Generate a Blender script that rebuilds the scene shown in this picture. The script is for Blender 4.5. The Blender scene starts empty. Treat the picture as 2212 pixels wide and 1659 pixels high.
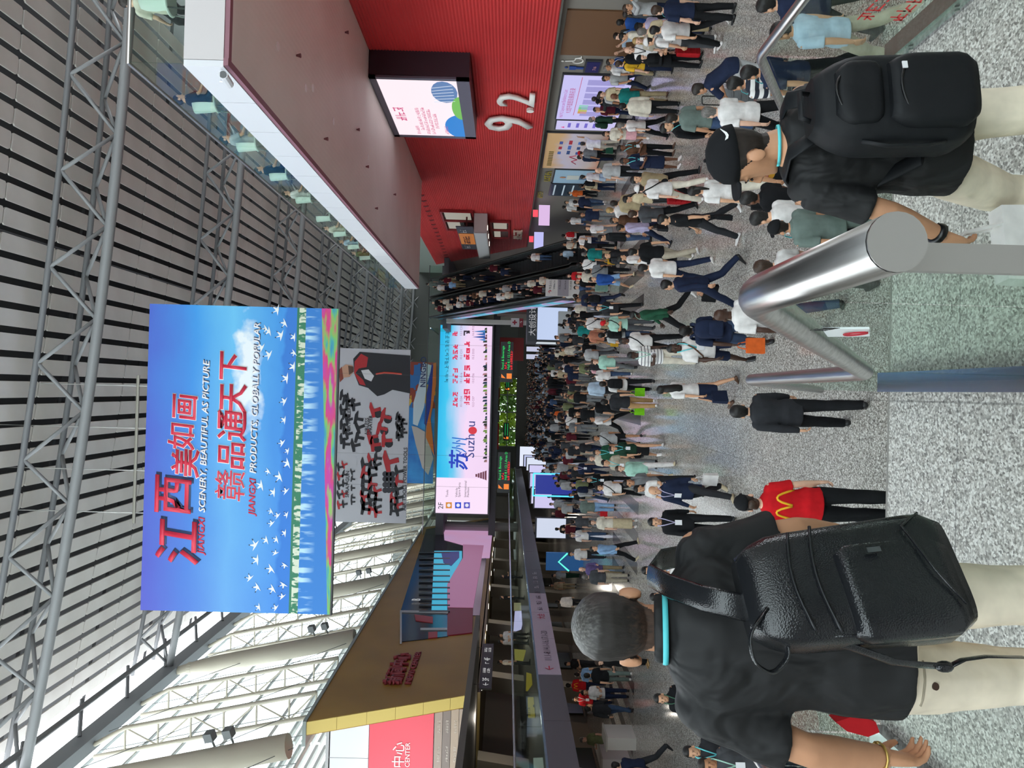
import bpy, bmesh, math, random
from mathutils import Vector, Matrix, noise
random.seed(7)
sc = bpy.context.scene
COL = sc.collection
R = math.radians

# ------------------------------------------------------------------ camera
FPX, UC, VC, CAMH = 1600.0, 829.5, 1106.0, 4.6      # photo is held sideways: world up points to the photo's left
def cam_axes(u0=815.0, v0=1094.0, roll=1.5):
    y = Vector(((u0-UC)/FPX, -(v0-VC)/FPX, 1)).normalized()
    z = Vector((math.sin(R(roll)), math.cos(R(roll)), 0)); z -= y*z.dot(y); z.normalize()
    x = y.cross(z)
    if x.x < 0: x = -x
    return x, y, z
AX, AY, AZ = cam_axes()
def to_world(r, u, f): return Vector((AX.x*r+AX.y*u+AX.z*f, AY.x*r+AY.y*u+AY.z*f, AZ.x*r+AZ.y*u+AZ.z*f))
right, up, fwd = to_world(1,0,0), to_world(0,1,0), to_world(0,0,1)
cd = bpy.data.cameras.new('camera'); cam = bpy.data.objects.new('camera', cd); COL.objects.link(cam)
m = Matrix((-up, right, -fwd)).transposed().to_4x4()   # camera x = down, camera y = right
m.translation = (0, 0, CAMH); cam.matrix_world = m
cd.sensor_fit = 'HORIZONTAL'; cd.sensor_width = 36; cd.lens = FPX/2212*36; cd.clip_start = .05; cd.clip_end = 600
sc.camera = cam
def P(px, py, X=None, Y=None, Z=None):
    """point of the place seen at photo pixel (px,py), on the plane X=, Y= or Z="""
    r = to_world((1659-py-UC)/FPX, -(px-VC)/FPX, 1)
    t = X/r.x if X is not None else Y/r.y if Y is not None else (Z-CAMH)/r.z
    return r*t + Vector((0,0,CAMH))

# ------------------------------------------------------------------ light
SKY = 5.8
w = bpy.data.worlds.new('world'); sc.world = w; w.use_nodes = True
bg = w.node_tree.nodes['Background']; bg.inputs[0].default_value = (.90,.96,1,1); bg.inputs[1].default_value = SKY
sc.view_settings.view_transform = 'Standard'; sc.view_settings.look = 'None'
sc.view_settings.exposure = 0.0; sc.view_settings.gamma = 1; sc.view_settings.use_curve_mapping = False
try: sc.cycles.max_bounces = 7; sc.cycles.diffuse_bounces = 4; sc.cycles.glossy_bounces = 2; sc.cycles.transparent_max_bounces = 14; sc.cycles.caustics_reflective = False; sc.cycles.caustics_refractive = False; sc.cycles.sample_clamp_indirect = 6
except Exception: pass

# ------------------------------------------------------------------ materials
def lin(c):
    if isinstance(c, str): c = tuple(int(c[i:i+2],16) for i in (0,2,4))
    return tuple(((v/255)/12.92 if v/255 <= .04045 else ((v/255+.055)/1.055)**2.4) for v in c)+(1,)
MC = {}
def mat(col, rough=.6, metal=0, emit=0, alpha=None, key=None, spec=.5):
    k = (key, str(col), rough, metal, emit, alpha, spec)
    if k in MC: return MC[k]
    m_ = bpy.data.materials.new(f'{key or "paint"}_{len(MC)}'); m_.use_nodes = True
    b = m_.node_tree.nodes['Principled BSDF']; c = lin(col)
    b.inputs['Base Color'].default_value = c; b.inputs['Roughness'].default_value = rough; b.inputs['Metallic'].default_value = metal
    b.inputs['Specular IOR Level'].default_value = spec
    if emit: b.inputs['Emission Color'].default_value = c; b.inputs['Emission Strength'].default_value = emit; b.inputs['Base Color'].default_value = (.01,.01,.01,1)
    MC[k] = m_; return m_
class NT:
    """tiny node helper"""
    def __init__(s, name):
        s.m = bpy.data.materials.new(name); s.m.use_nodes = True; s.t = s.m.node_tree; s.b = s.t.nodes['Principled BSDF']
    def n(s, typ, **kw):
        nd = s.t.nodes.new('ShaderNode'+typ)
        for k, v in kw.items():
            if k.startswith('_'): setattr(nd, k[1:], v)
        for k, v in kw.items():
            if k.startswith('_'): continue
            i = nd.inputs[int(k[1:])] if k[0]=='i' and k[1:].isdigit() else nd.inputs[k.replace('__',' ')]
            if isinstance(v, bpy.types.NodeSocket): s.t.links.new(v, i)
            else: i.default_value = v
        return nd
    def link(s, a, b): s.t.links.new(a, b)
    def ramp(s, fac, stops, interp='LINEAR'):
        nd = s.t.nodes.new('ShaderNodeValToRGB'); nd.color_ramp.interpolation = interp
        e = nd.color_ramp.elements
        while len(e) < len(stops): e.new(1)
        for i,(p,c) in enumerate(stops): e[i].position = p; e[i].color = lin(c) if not (isinstance(c,tuple) and len(c)==4) else c
        s.link(fac, nd.inputs[0]); return nd.outputs[0]
    def mix(s, fac, a, b, mode='MIX'):
        nd = s.t.nodes.new('ShaderNodeMix'); nd.data_type = 'RGBA'; nd.blend_type = mode
        for v, i in ((fac,0),(a,6),(b,7)):
            if isinstance(v, bpy.types.NodeSocket): s.link(v, nd.inputs[i])
            elif i == 0: nd.inputs[0].default_value = v
            else: nd.inputs[i].default_value = lin(v)
        return nd.outputs[2]
    def math(s, op, a, b=0.0):
        nd = s.t.nodes.new('ShaderNodeMath'); nd.operation = op
        for v,i in ((a,0),(b,1)):
            if isinstance(v, bpy.types.NodeSocket): s.link(v, nd.inputs[i])
            else: nd.inputs[i].default_value = v
        return nd.outputs[0]
    def obj(s): return s.n('TexCoord').outputs['Object']
    def bump(s, h, strength, dist=.01):
        b = s.n('Bump', Strength=strength, Distance=dist); s.link(h, b.inputs['Height']); s.link(b.outputs[0], s.b.inputs['Normal'])

def granite(name, light, mid, dark, rough, scale, joint):
    t = NT(name); o = t.obj()
    v = t.n('TexVoronoi', Scale=scale, Vector=o); v2 = t.n('TexNoise', Scale=scale*.9, Detail=3, Vector=o)
    f = t.math('ADD', t.math('MULTIPLY', v.outputs['Color'], .55), t.math('MULTIPLY', v2.outputs[0], .55))
    c = t.ramp(f, [(.33,dark),(.47,mid),(.60,light),(.75,'ECEAE4')])
    big = t.n('TexNoise', Scale=.6, Detail=2, Vector=o)
    c = t.mix(t.ramp(big.outputs[0], [(.35,(0,0,0)),(.7,(90,90,90))]), c, mid)
    br = t.n('TexBrick', Vector=o, _offset=0.0); br.inputs['Scale'].default_value = 1; br.inputs['Mortar Size'].default_value = .006
    br.inputs['Brick Width'].default_value = joint; br.inputs['Row Height'].default_value = joint; br.inputs['Color1'].default_value=(1,1,1,1); br.inputs['Color2'].default_value=(.93,.93,.93,1); br.inputs['Mortar'].default_value=(.6,.6,.6,1)
    c = t.mix(1.0, c, br.outputs[0], 'MULTIPLY')
    t.link(c, t.b.inputs['Base Color']); t.b.inputs['Roughness'].default_value = rough
    return t.m
M_FLOOR = granite('hall_granite', 'B9B4AC', '98938C', '65615D', .12, 55, 1.2)
M_LAND = granite('landing_granite', 'C8C4BC', 'A9A59E', '74706A', .42, 84, 3.0)
M_DARKSTONE = mat('5E5B58', .25)
M_STEEL = None
t = NT('brushed_steel'); o = t.obj()
nz = t.n('TexNoise', Scale=90, Detail=2, Vector=t.n('Mapping', Vector=o, Scale=(1,.03,1)).outputs[0])
t.link(t.ramp(nz.outputs[0], [(.3,'A6A4A2'),(.7,'CBC9C7')]), t.b.inputs['Base Color']); t.b.inputs['Metallic'].default_value=1; t.b.inputs['Roughness'].default_value=.3
M_STEEL = t.m
def glass_mat(name, tint, refl=.10, tintf=.25):
    m_ = bpy.data.materials.new(name); m_.use_nodes = True; nt = m_.node_tree; nt.nodes.clear()
    out = nt.nodes.new('ShaderNodeOutputMaterial'); tr = nt.nodes.new('ShaderNodeBsdfTransparent'); gl = nt.nodes.new('ShaderNodeBsdfGlossy'); mx = nt.nodes.new('ShaderNodeMixShader')
    tr.inputs[0].default_value = lin(tint); gl.inputs['Roughness'].default_value = .03; gl.inputs[0].default_value = (1,1,1,1)
    fr = nt.nodes.new('ShaderNodeLayerWeight'); fr.inputs[0].default_value = .25
    mr = nt.nodes.new('ShaderNodeMath'); mr.operation='MULTIPLY'; mr.inputs[1].default_value = refl*6; nt.links.new(fr.outputs['Fresnel'], mr.inputs[0])
    cl = nt.nodes.new('ShaderNodeMath'); cl.operation='MINIMUM'; cl.inputs[1].default_value=.85; nt.links.new(mr.outputs[0], cl.inputs[0])
    nt.links.new(cl.outputs[0], mx.inputs[0]); nt.links.new(tr.outputs[0], mx.inputs[1]); nt.links.new(gl.outputs[0], mx.inputs[2]); nt.links.new(mx.outputs[0], out.inputs[0])
    return m_
M_GLASS = glass_mat('clear_green_glass', 'EEF6F1', .022)
M_SKYGLASS = glass_mat('facade_glass', 'F4F8F8', .04)
M_CLOTH = {}
def cloth(col, rough=.9):
    """woven cloth: soft sheen, fine crease relief"""
    k = (str(col), rough)
    if k in M_CLOTH: return M_CLOTH[k]
    t = NT(f'cloth_{len(M_CLOTH)}'); o = t.obj()
    a = t.n('TexNoise', Scale=9, Detail=3, Vector=o)
    c = lin(col); dk = tuple(v*.78 for v in c[:3])+(1,)
    t.link(t.ramp(a.outputs[0], [(.3,dk),(.65,c)]), t.b.inputs['Base Color']); t.b.inputs['Roughness'].default_value = rough
    t.b.inputs['Specular IOR Level'].default_value = .25
    t.bump(a.outputs[0], .35, .02)
    M_CLOTH[k] = t.m; return t.m
def striped(name, c1, c2, freq, axis=2, rough=.85, duty=.5):
    t = NT(name); s = t.n('SeparateXYZ', Vector=t.obj())
    f = t.math('FRACT', t.math('MULTIPLY', s.outputs[axis], freq))
    t.link(t.ramp(f, [(0,c1),(duty,c2)], 'CONSTANT'), t.b.inputs['Base Color']); t.b.inputs['Roughness'].default_value = rough
    return t.m

# ------------------------------------------------------------------ geometry helpers
class MB:
    """collects shapes; obj() links them as ONE mesh object"""
    def __init__(s): s.v=[]; s.f=[]
    def add(s, vs, fs):
        o = len(s.v); s.v += [Vector(v) for v in vs]; s.f += [[i+o for i in f] for f in fs]; return s
    def box(s, x, y, z):
        (a,b),(c,d),(e,f) = x,y,z
        return s.add([(a,c,e),(b,c,e),(b,d,e),(a,d,e),(a,c,f),(b,c,f),(b,d,f),(a,d,f)], [(3,2,1,0),(4,5,6,7),(0,1,5,4),(1,2,6,5),(2,3,7,6),(3,0,4,7)])
    def hexa(s, p): return s.add(p, [(3,2,1,0),(4,5,6,7),(0,1,5,4),(1,2,6,5),(2,3,7,6),(3,0,4,7)])
    def slab(s, poly, off):
        """closed prism: polygon of points pushed by vector off"""
        n=len(poly); poly=[Vector(p) for p in poly]; off=Vector(off)
        return s.add(poly+[p+off for p in poly], [tuple(range(n))[::-1], tuple(range(n,2*n))]+[(i,(i+1)%n,n+(i+1)%n,n+i) for i in range(n)])
    def tube(s, path, r, n=8, cap=True):
        path=[Vector(p) for p in path]; rs = r if isinstance(r,(list,tuple)) else [r]*len(path); k=len(path); vs=[]
        t0=(path[1]-path[0]).normalized(); a=Vector((0,0,1)) if abs(t0.z)<.9 else Vector((1,0,0)); nx=t0.cross(a).normalized()
        for i,p in enumerate(path):
            t=(path[min(i+1,k-1)]-path[max(i-1,0)]).normalized()
            nx=(nx-t*nx.dot(t)).normalized(); ny=t.cross(nx)
            rr=rs[i]; rr=(rr,rr) if not isinstance(rr,(list,tuple)) else rr
            for j in range(n):
                an=2*math.pi*j/n; vs.append(p+nx*math.cos(an)*rr[0]+ny*math.sin(an)*rr[1])
        fs=[(i*n+j,i*n+(j+1)%n,(i+1)*n+(j+1)%n,(i+1)*n+j) for i in range(k-1) for j in range(n)]
        if cap: fs+=[tuple(range(n))[::-1], tuple(range((k-1)*n,k*n))]
        return s.add(vs,fs)
    def rings(s, rs, n=14, tf=None):
        """loft of horizontal ellipses (z,a,b[,cy[,cx]])"""
        vs=[]
        for q in rs:
            z,a,b=q[:3]; cy=q[3] if len(q)>3 else 0; cx=q[4] if len(q)>4 else 0
            for j in range(n):
                an=2*math.pi*j/n; p=Vector((cx+a*math.cos(an),cy+b*math.sin(an),z)); vs.append(tf(p) if tf else p)
        k=len(rs)
        fs=[(i*n+j,i*n+(j+1)%n,(i+1)*n+(j+1)%n,(i+1)*n+j) for i in range(k-1) for j in range(n)]
        return s.add(vs, fs+[tuple(range(n))[::-1], tuple(range((k-1)*n,k*n))])
    def ball(s, c, r, n=10, k=7, rot=None):
        c=Vector(c); r=(r,r,r) if not isinstance(r,(tuple,list)) else r; vs=[]
        for i in range(k+1):
            ph=math.pi*i/k
            for j in range(n):
                th=2*math.pi*j/n; p=Vector((r[0]*math.sin(ph)*math.cos(th),r[1]*math.sin(ph)*math.sin(th),-r[2]*math.cos(ph)))
                vs.append(c+(rot@p if rot else p))
        return s.add(vs,[(i*n+j,i*n+(j+1)%n,(i+1)*n+(j+1)%n,(i+1)*n+j) for i in range(k) for j in range(n)])
    def disc(s, c, r, nrm, n=14, th=.01):
        nrm=Vector(nrm).normalized(); a=Vector((0,0,1)) if abs(nrm.z)<.9 else Vector((1,0,0)); x=nrm.cross(a).normalized(); y=nrm.cross(x); c=Vector(c)
        return s.slab([c+x*r*math.cos(2*math.pi*j/n)+y*r*math.sin(2*math.pi*j/n) for j in range(n)], nrm*th)
    def mesh(s, name, smooth=False, org=(0,0,0), weld=False):
        org=Vector(org); me=bpy.data.meshes.new(name); me.from_pydata([v-org for v in s.v],[],s.f)
        b=bmesh.new(); b.from_mesh(me)
        if weld: bmesh.ops.remove_doubles(b, verts=b.verts, dist=1e-5)
        bmesh.ops.recalc_face_normals(b, faces=b.faces); b.to_mesh(me); b.free()
        if smooth: me.polygons.foreach_set('use_smooth',[len(p.vertices)<5 for p in me.polygons])
        return me
    def obj(s, name, m_, parent=None, smooth=False, org=None):
        if org is None: org = parent.location if parent else Vector((0,0,0))
        me=s.mesh(name, smooth, org); 
        if m_: me.materials.append(m_)
        ob=bpy.data.objects.new(name, me); COL.objects.link(ob)
        if parent: ob.parent=parent
        else: ob.location=org
        return ob
PLAIN={'lightgrey':'light grey','darkgrey':'dark grey','lightblue':'pale blue','greygreen':'grey green','darkgreen':'dark green'}
def tag(o, label=None, cat=None, group=None, kind=None):
    if label:
        for a_,b_ in PLAIN.items(): label=label.replace(a_,b_)
        o['label']=label
    if cat: o['category']=cat
    if group: o['group']=group
    if kind: o['kind']=kind
    return o
def thing(name, loc, label, cat, group=None, kind=None, rz=0):
    o=bpy.data.objects.new(name,None); COL.objects.link(o); o.location=loc; o.rotation_euler=(0,0,rz); o.empty_display_size=.2
    return tag(o,label,cat,group,kind)
def inst(name, me, parent, loc=(0,0,0), m_=None, mw=None):
    o=bpy.data.objects.new(name, me); COL.objects.link(o)
    if parent: o.parent=parent
    if mw is not None: o.matrix_basis=mw
    else: o.location=loc
    if m_:
        o.material_slots[0].link='OBJECT'; o.material_slots[0].material=m_
    return o
TX={}
def text(s, size, m_, parent, loc, rt=(1,0,0), upv=(0,0,1), ext=.01, name='lettering', align='LEFT', bold=0, shear=0, wid=1):
    """flat or raised lettering as a mesh; loc = baseline start (or centre), rt = reading direction"""
    k=(s,ext,align,bold,shear)
    if k not in TX:
        c=bpy.data.curves.new('txt','FONT'); c.body=s; c.size=1; c.extrude=0; c.align_x=align; c.offset=bold; c.shear=shear; c.resolution_u=2
        o=bpy.data.objects.new('txt',c); COL.objects.link(o); dg=bpy.context.evaluated_depsgraph_get()
        me=bpy.data.meshes.new_from_object(o.evaluated_get(dg)); bpy.data.objects.remove(o); bpy.data.curves.remove(c); TX[k]=me
    src=TX[k]; me=src.copy(); me.name=name; rt=Vector(rt); upv=Vector(upv); nr=rt.cross(upv); loc=Vector(loc); org=parent.location if parent else Vector((0,0,0))
    for v in me.vertices: v.co = loc-org + rt*(v.co.x*size*wid) + upv*(v.co.y*size)
    if ext:
        b=bmesh.new(); b.from_mesh(me); r=bmesh.ops.extrude_face_region(b, geom=b.faces[:])
        bmesh.ops.translate(b, verts=[g for g in r['geom'] if isinstance(g,bmesh.types.BMVert)], vec=nr*ext)
        bmesh.ops.recalc_face_normals(b, faces=b.faces); b.to_mesh(me); b.free()
    me.materials.clear(); me.materials.append(m_)
    o=bpy.data.objects.new(name,me); COL.objects.link(o)
    if parent: o.parent=parent
    if len(s)>1: o['kind']='stuff'
    return o
def glyphs(n, size, m_, parent, loc, rt=(1,0,0), upv=(0,0,1), ext=.004, name='lettering', seed=1, th=.11, gap=1.12):
    """a row of small stroke-built characters, for print too blurred in the photo to read"""
    rr=random.Random(seed); rt=Vector(rt); upv=Vector(upv); nr=rt.cross(upv)*ext; loc=Vector(loc); b=MB()
    def stroke(x0,y0,x1,y1,o):
        p=loc+rt*(o+x0*size)+upv*(y0*size); q_=loc+rt*(o+x1*size)+upv*(y1*size); d=(q_-p).normalized(); s=d.cross(rt.cross(upv))*(th*size*.5)
        b.slab([p+s,q_+s,q_-s,p-s],nr)
    for i in range(n):
        o=i*size*gap
        for k in range(rr.choice((2,3,3))): y=.12+.76*k/2+rr.uniform(-.05,.05); stroke(.06 if rr.random()<.7 else .45,y,.94 if rr.random()<.7 else .6,y,o)
        for k in range(rr.choice((1,2,2))): x=rr.choice((.15,.5,.5,.82)); stroke(x,.02 if rr.random()<.6 else .4,x,.98 if rr.random()<.6 else .6,o)
        if rr.random()<.6: stroke(.45,.5,rr.choice((.08,.92)),.04,o)
    o=b.obj(name, m_, parent); o['kind']='stuff'; return o
# ================================================================== the hall
floor = tag(MB().box((-45,30),(-12,150),(-.3,0)).obj('floor', M_FLOOR), 'polished grey granite floor of the hall', 'floor', kind='structure')
for i in range(24):
    x=-13.3+i*1.02
    MB().box((x,x+.42),(25.2,30.9),(-.02,.004)).obj('stone_strip', M_DARKSTONE, floor)

# ---- staircase the photographer comes down
stairs = thing('stairs',(0,4,0),'speckled granite staircase with a wide landing in the foreground','stairs',kind='structure')
MB().box((-2.3,2.4),(-6,1.35),(0,3.125)).obj('upper_floor', M_LAND, stairs)
for i in range(5): MB().box((-2.3,2.4),(1.35+.31*i,1.35+.31*(i+1)),(0,3.125-.1625*(i+1))).obj('step', M_LAND, stairs)
MB().box((-2.3,2.4),(2.90,4.72),(0,2.15)).obj('landing', M_LAND, stairs)
MB().box((-2.3,2.4),(4.715,4.735),(2.0,2.152)).obj('landing_edge', mat('8E8A84',.5), stairs)
for i in range(12): MB().box((-2.3,2.4),(4.72+.3*i,4.72+.3*(i+1)),(0,2.15-.1654*(i+1))).obj('step', M_LAND, stairs)
def bendpath(pts, r=.10, n=5):
    pts=[Vector(p) for p in pts]; out=[pts[0]]
    for i in range(1,len(pts)-1):
        a=(pts[i-1]-pts[i]); b=(pts[i+1]-pts[i]); d=min(r,a.length*.4,b.length*.4); a.normalize(); b.normalize()
        p0,p1,p2=pts[i]+a*d,pts[i],pts[i]+b*d
        for k in range(n+1):
            t=k/n; out.append(p0*(1-t)**2+p1*2*t*(1-t)+p2*t*t)
    return out+[pts[-1]]
M_CHAN=mat('B7B8BA',.22,1)
def balustrade(name,label,pts,rail_r,panels,chan):
    """steel tube on toughened glass: panels = list of (p0,p1,drop) lower edges"""
    t=thing(name,(pts[0][0],pts[0][1],2.15),label,'railing','stair balustrades')
    MB().tube(bendpath(pts,.07),rail_r,20).obj('handrail',M_STEEL,t,True)
    for (a,b,c,d) in panels:
        MB().slab([a,b,c,d],(.014,0,0)).obj('glass_panel',M_GLASS,t)
    for (a,b) in chan:
        a,b=Vector(a),Vector(b); h=Vector((0,0,.09))
        MB().hexa([a+Vector((-.055,0,0)),a+Vector((.065,0,0)),b+Vector((.065,0,0)),b+Vector((-.055,0,0)),a+h+Vector((-.055,0,0)),a+h+Vector((.065,0,0)),b+h+Vector((.065,0,0)),b+h+Vector((-.055,0,0))]).obj('base_channel',M_CHAN,t)
        n=max(2,int((b-a).length/.45))
        for k in range(n):
            p=a+(b-a)*((k+.5)/n)+h*.5
            for s in (-.07,.07): MB().disc(p+Vector((s-(.012 if s<0 else 0)+.005,0,0)),.014,(1,0,0),8,.012).obj('bolt',M_STEEL,t)
    return t
bc=balustrade('balustrade','steel tube handrail on glass down the middle of the stairs',
  [(.185,.86,4.15),(.185,1.36,4.15),(.12,3.19,3.05),(.11,4.71,3.05),(.10,8.3,1.07)],.036,
  [((.18,.98,4.12),(.18,1.36,4.12),(.18,1.36,3.2),(.18,.98,3.2)),((.17,1.40,4.09),(.12,3.16,3.03),(.12,3.16,2.2),(.17,1.40,3.0)),((.113,3.22,3.02),(.113,4.68,3.02),(.113,4.68,2.2),(.113,3.22,2.2)),((.10,4.76,2.98),(.10,8.2,1.1),(.10,8.2,.3),(.10,4.76,2.15))],
  [((.11,3.0,2.15),(.11,4.70,2.15))])
MB().box((.165,.201),(.93,.945),(3.125,4.14)).obj('post',mat('A9A7A3',.38,.85),bc); MB().disc((.185,.858,4.15),.0355,(0,-1,0),24,.002).obj('end_cap',mat('B0AEAB',.42,.85),bc)
stk=thing('notice_sticker',P(1805,716,X=.147),'white no smoking sticker on the glass below the middle handrail','sticker')
a=[P(x,y,X=.147) for x,y in ((1776,707),(1878,706),(1879,723),(1788,724))]
MB().slab(a,(-.004,0,0)).obj('paper',mat('DEE4E4',.5),stk)
ctr=P(1848,715,X=.145)
rg=[ctr+Vector((-.006,.040*math.cos(k*.449),.017*math.sin(k*.449))) for k in range(15)]
MB().tube(rg,.0022,5).obj('red_ring',mat('B02030'),stk)
for k in range(2): glyphs(3,.022,mat('303030'),stk,P(1800+16*k,709,X=.141),(0,1,0),seed=2+k,ext=.001)
br_=balustrade('balustrade','steel tube handrail on glass along the right side of the landing',
  [(2.13,.6,3.07),(2.13,4.6,3.07),(2.13,8.4,.98)],.03,
  [((2.13,1.0,3.04),(2.13,2.9,3.04),(2.13,2.9,2.2),(2.13,1.0,2.2)),((2.13,2.93,3.04),(2.13,4.58,3.04),(2.13,4.58,2.2),(2.13,2.93,2.2)),((2.13,4.64,3.0),(2.13,8.3,1.0),(2.13,8.3,.2),(2.13,4.64,2.2))],
  [((2.21,1.0,2.15),(2.21,4.70,2.15))])
bl_=balustrade('balustrade','steel tube handrail on glass along the left side of the landing',
  [(-2.12,.6,3.07),(-2.12,4.7,3.07),(-2.12,8.4,.98)],.03,
  [((-2.12,1.0,3.04),(-2.12,2.9,3.04),(-2.12,2.9,2.2),(-2.12,1.0,2.2)),((-2.12,2.93,3.04),(-2.12,4.68,3.04),(-2.12,4.68,2.2),(-2.12,2.93,2.2)),((-2.12,4.74,3.0),(-2.12,8.3,1.0),(-2.12,8.3,.2),(-2.12,4.74,2.2))],
  [((-2.12,1.0,2.15),(-2.12,4.70,2.15))])
for bal,x,col,yy in ((br_,2.12,'C03030',3.85),(bl_,-2.095,'C85080',3.9)):
    for k in range(2): glyphs(4,.085,mat(col),bal,(x,yy+(.25 if x>0 else -.1),2.62-.17*k),(0,-1 if x>0 else 1,0),seed=k+20,ext=.002)

# ---- right side: red box, balcony, ground floor wall
RX=10.8
def lerp(a,b,t): return a+(b-a)*t
t=NT('red_cladding'); o=t.obj(); nz=t.n('TexNoise',Scale=.35,Detail=2,Vector=o)
t.link(t.ramp(nz.outputs[0],[(.3,'B4292B'),(.7,'C23434')]),t.b.inputs['Base Color']); t.b.inputs['Roughness'].default_value=.55
M_RED=t.m
b=MB(); n=76
for i in range(n):      # real corrugation: a ridge and a groove each 10 cm
    z0=lerp(3.35,11.0,i/n); z1=lerp(3.35,11.0,(i+1)/n)
    for (za,zb,xa,xb) in ((z0,lerp(z0,z1,.5),RX+.035,RX),(lerp(z0,z1,.5),z1,RX,RX+.035)):
        ya=lerp(55.4,64.4,(za-3.35)/7.65); yb=lerp(55.4,64.4,(zb-3.35)/7.65)
        b.add([(xa,11,za),(xa,ya,za),(xb,yb,zb),(xb,11,zb)],[(0,1,2,3)])
b.hexa([(RX+.04,11,3.35),(17,11,3.35),(17,55.4,3.35),(RX+.04,55.4,3.35),(RX+.04,11,11),(17,11,11),(17,64.4,11),(RX+.04,64.4,11)])
wr=tag(b.obj('wall_right',M_RED),'red corrugated wall with a slanted far end','wall',kind='structure')
M_SLOT=mat('5C1014',.7)
for i in range(17):
    y=lerp(41.2,60.5,i/16); z=9.45+.15*(i/16)
    MB().slab([(RX-.02,y,z),(RX-.02,y+.16,z+.02),(RX-.02,y+.42,z+.22),(RX-.02,y+.20,z+.34),(RX-.02,y+.14,z+.16)],(.03,0,0)).obj('vent_slot',M_SLOT,wr)
# ground floor wall under the red box
M_GREYWALL=mat('7A746C',.7); M_OLIVE=mat('6E675A',.75)
w2=tag(MB().box((11.3,11.6),(10,58),(0,3.35)).obj('wall_right',M_GREYWALL),'grey ground floor wall below the red box','wall',kind='structure')
MB().box((10.8,11.3),(11,55.4),(3.30,3.36)).obj('wall_soffit',mat('55504A',.7),w2)
tag(MB().box((11.25,11.3),(21.7,24.6),(0,3.1)).obj('door_1',mat('6A4A30',.5)),'brown wooden double door in the grey wall under the red box','door',kind='structure')
# balcony
BX0,BY0,BY1,BZ=5.18,12.1,38.6,9.3
bal=thing('balcony',(8,25,BZ),'white fascia cafe balcony projecting over the hall from the red wall','balcony',kind='structure')
t=NT('soffit'); o=t.obj(); nz=t.n('TexNoise',Scale=.5,Detail=3,Vector=o)
wv=t.n('TexWave',Scale=2.2,Vector=o,_bands_direction='X'); 
t.link(t.ramp(nz.outputs[0],[(.3,'E4D8D2'),(.7,'ECE2DC')]),t.b.inputs['Base Color']); t.b.inputs['Roughness'].default_value=.55
t.bump(wv.outputs[0],.06,.02)
MB().box((BX0+.12,RX+.02),(BY0+.12,BY1),(BZ,BZ+.08)).obj('soffit',t.m,bal)
M_FASC=mat('D8D8DC',.45); M_TRIM=mat('8A5A66',.5)
n=17
for i in range(n):
    a=lerp(BY0,BY1,i/n); c=lerp(BY0,BY1,(i+1)/n)
    MB().box((BX0,BX0+.1),(a+.008,c-.008),(BZ+.07,BZ+.72)).obj('fascia_panel',M_FASC,bal)
for i in range(3):
    a=lerp(BX0+.1,17,i/3); c=lerp(BX0+.1,17,(i+1)/3)
    MB().box((a+.008,c-.008),(BY0,BY0+.1),(BZ+.07,BZ+.72)).obj('fascia_panel',mat('C9C2C2',.45),bal)
MB().box((BX0+.02,BX0+.14),(BY0,BY1),(BZ-.01,BZ+.07)).obj('edge_trim',M_TRIM,bal)
MB().box((BX0+.14,17),(BY0+.02,BY0+.14),(BZ-.01,BZ+.07)).obj('edge_trim',M_TRIM,bal)
MB().box((BX0+.1,20),(BY0+.1,BY1),(BZ+.55,BZ+.7)).obj('floor_slab',mat('8C8680',.6),bal)
ys=[BY0+.02]+[12.2+2.05*i for i in range(1,13)]+[BY1]
for i in range(len(ys)-1):
    MB().box((BX0+.03,BX0+.045),(ys[i]+.01,ys[i+1]-.01),(BZ+.72,BZ+1.62)).obj('glass_pane',M_GLASS,bal)
for i in range(5): MB().box((BX0+.04+i*2.2,BX0+.04+(i+1)*2.2-.02),(BY0+.03,BY0+.045),(BZ+.72,BZ+1.62)).obj('glass_pane',M_GLASS,bal)
MB().tube([(17,BY0+.04,BZ+1.65),(BX0+.04,BY0+.04,BZ+1.65),(BX0+.04,BY1,BZ+1.65)],.035,8).obj('top_rail',mat('A8A09C',.3,.7),bal)
M_LAMP=mat('FFF4E4',.5,emit=2.5)
for (x,y) in ((600,100),(660,190),(675,190),(720,262),(795,340)):
    p=P(x,y,Z=BZ); MB().disc((p.x,p.y,BZ-.012),.09,(0,0,1),12,.012).obj('downlight',mat('F0E8E8',.4),bal)
for (x,y) in ((745,70),(700,300),(640,120),(770,280),(790,360),(850,420),(810,450)):
    p=P(x,y,Z=BZ); MB().tube([(p.x,p.y,BZ-.10),(p.x,p.y,BZ)],[.05,.02],6).obj('sprinkler',mat('7A4A50'),bal)
cc=thing('security_camera',P(478,150,X=BX0),'small white security camera on the balcony fascia','camera')
p=cc.location.copy()
MB().tube([(p.x,p.y,p.z),(p.x-.2,p.y,p.z),(p.x-.2,p.y,p.z-.1)],.03,6).obj('bracket',M_FASC,cc)
MB().tube([(p.x-.2,p.y-.28,p.z-.14),(p.x-.2,p.y+.1,p.z-.1)],.075,10).obj('housing',M_FASC,cc)
MB().tube([(p.x-.2,p.y-.285,p.z-.14),(p.x-.2,p.y-.27,p.z-.14)],.06,10).obj('lens',mat('181818',.2),cc)
# upper storey behind the balcony
wu=tag(MB().box((19.6,20),(8,150),(9.9,20)).obj('wall_right',mat('9AA39A',.6)),'pale upper storey wall behind the balcony cafe','wall',kind='structure')
for i in range(9): MB().box((19.5,19.6),(12+i*3.2,14.8+i*3.2),(10.4,13.4)).obj('window_pane',mat('8FA79C',.15),wu)
MB().box((17,19.6),(11,64),(13.6,13.9)).obj('bulkhead',mat('777872',.6),wu)
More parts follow.
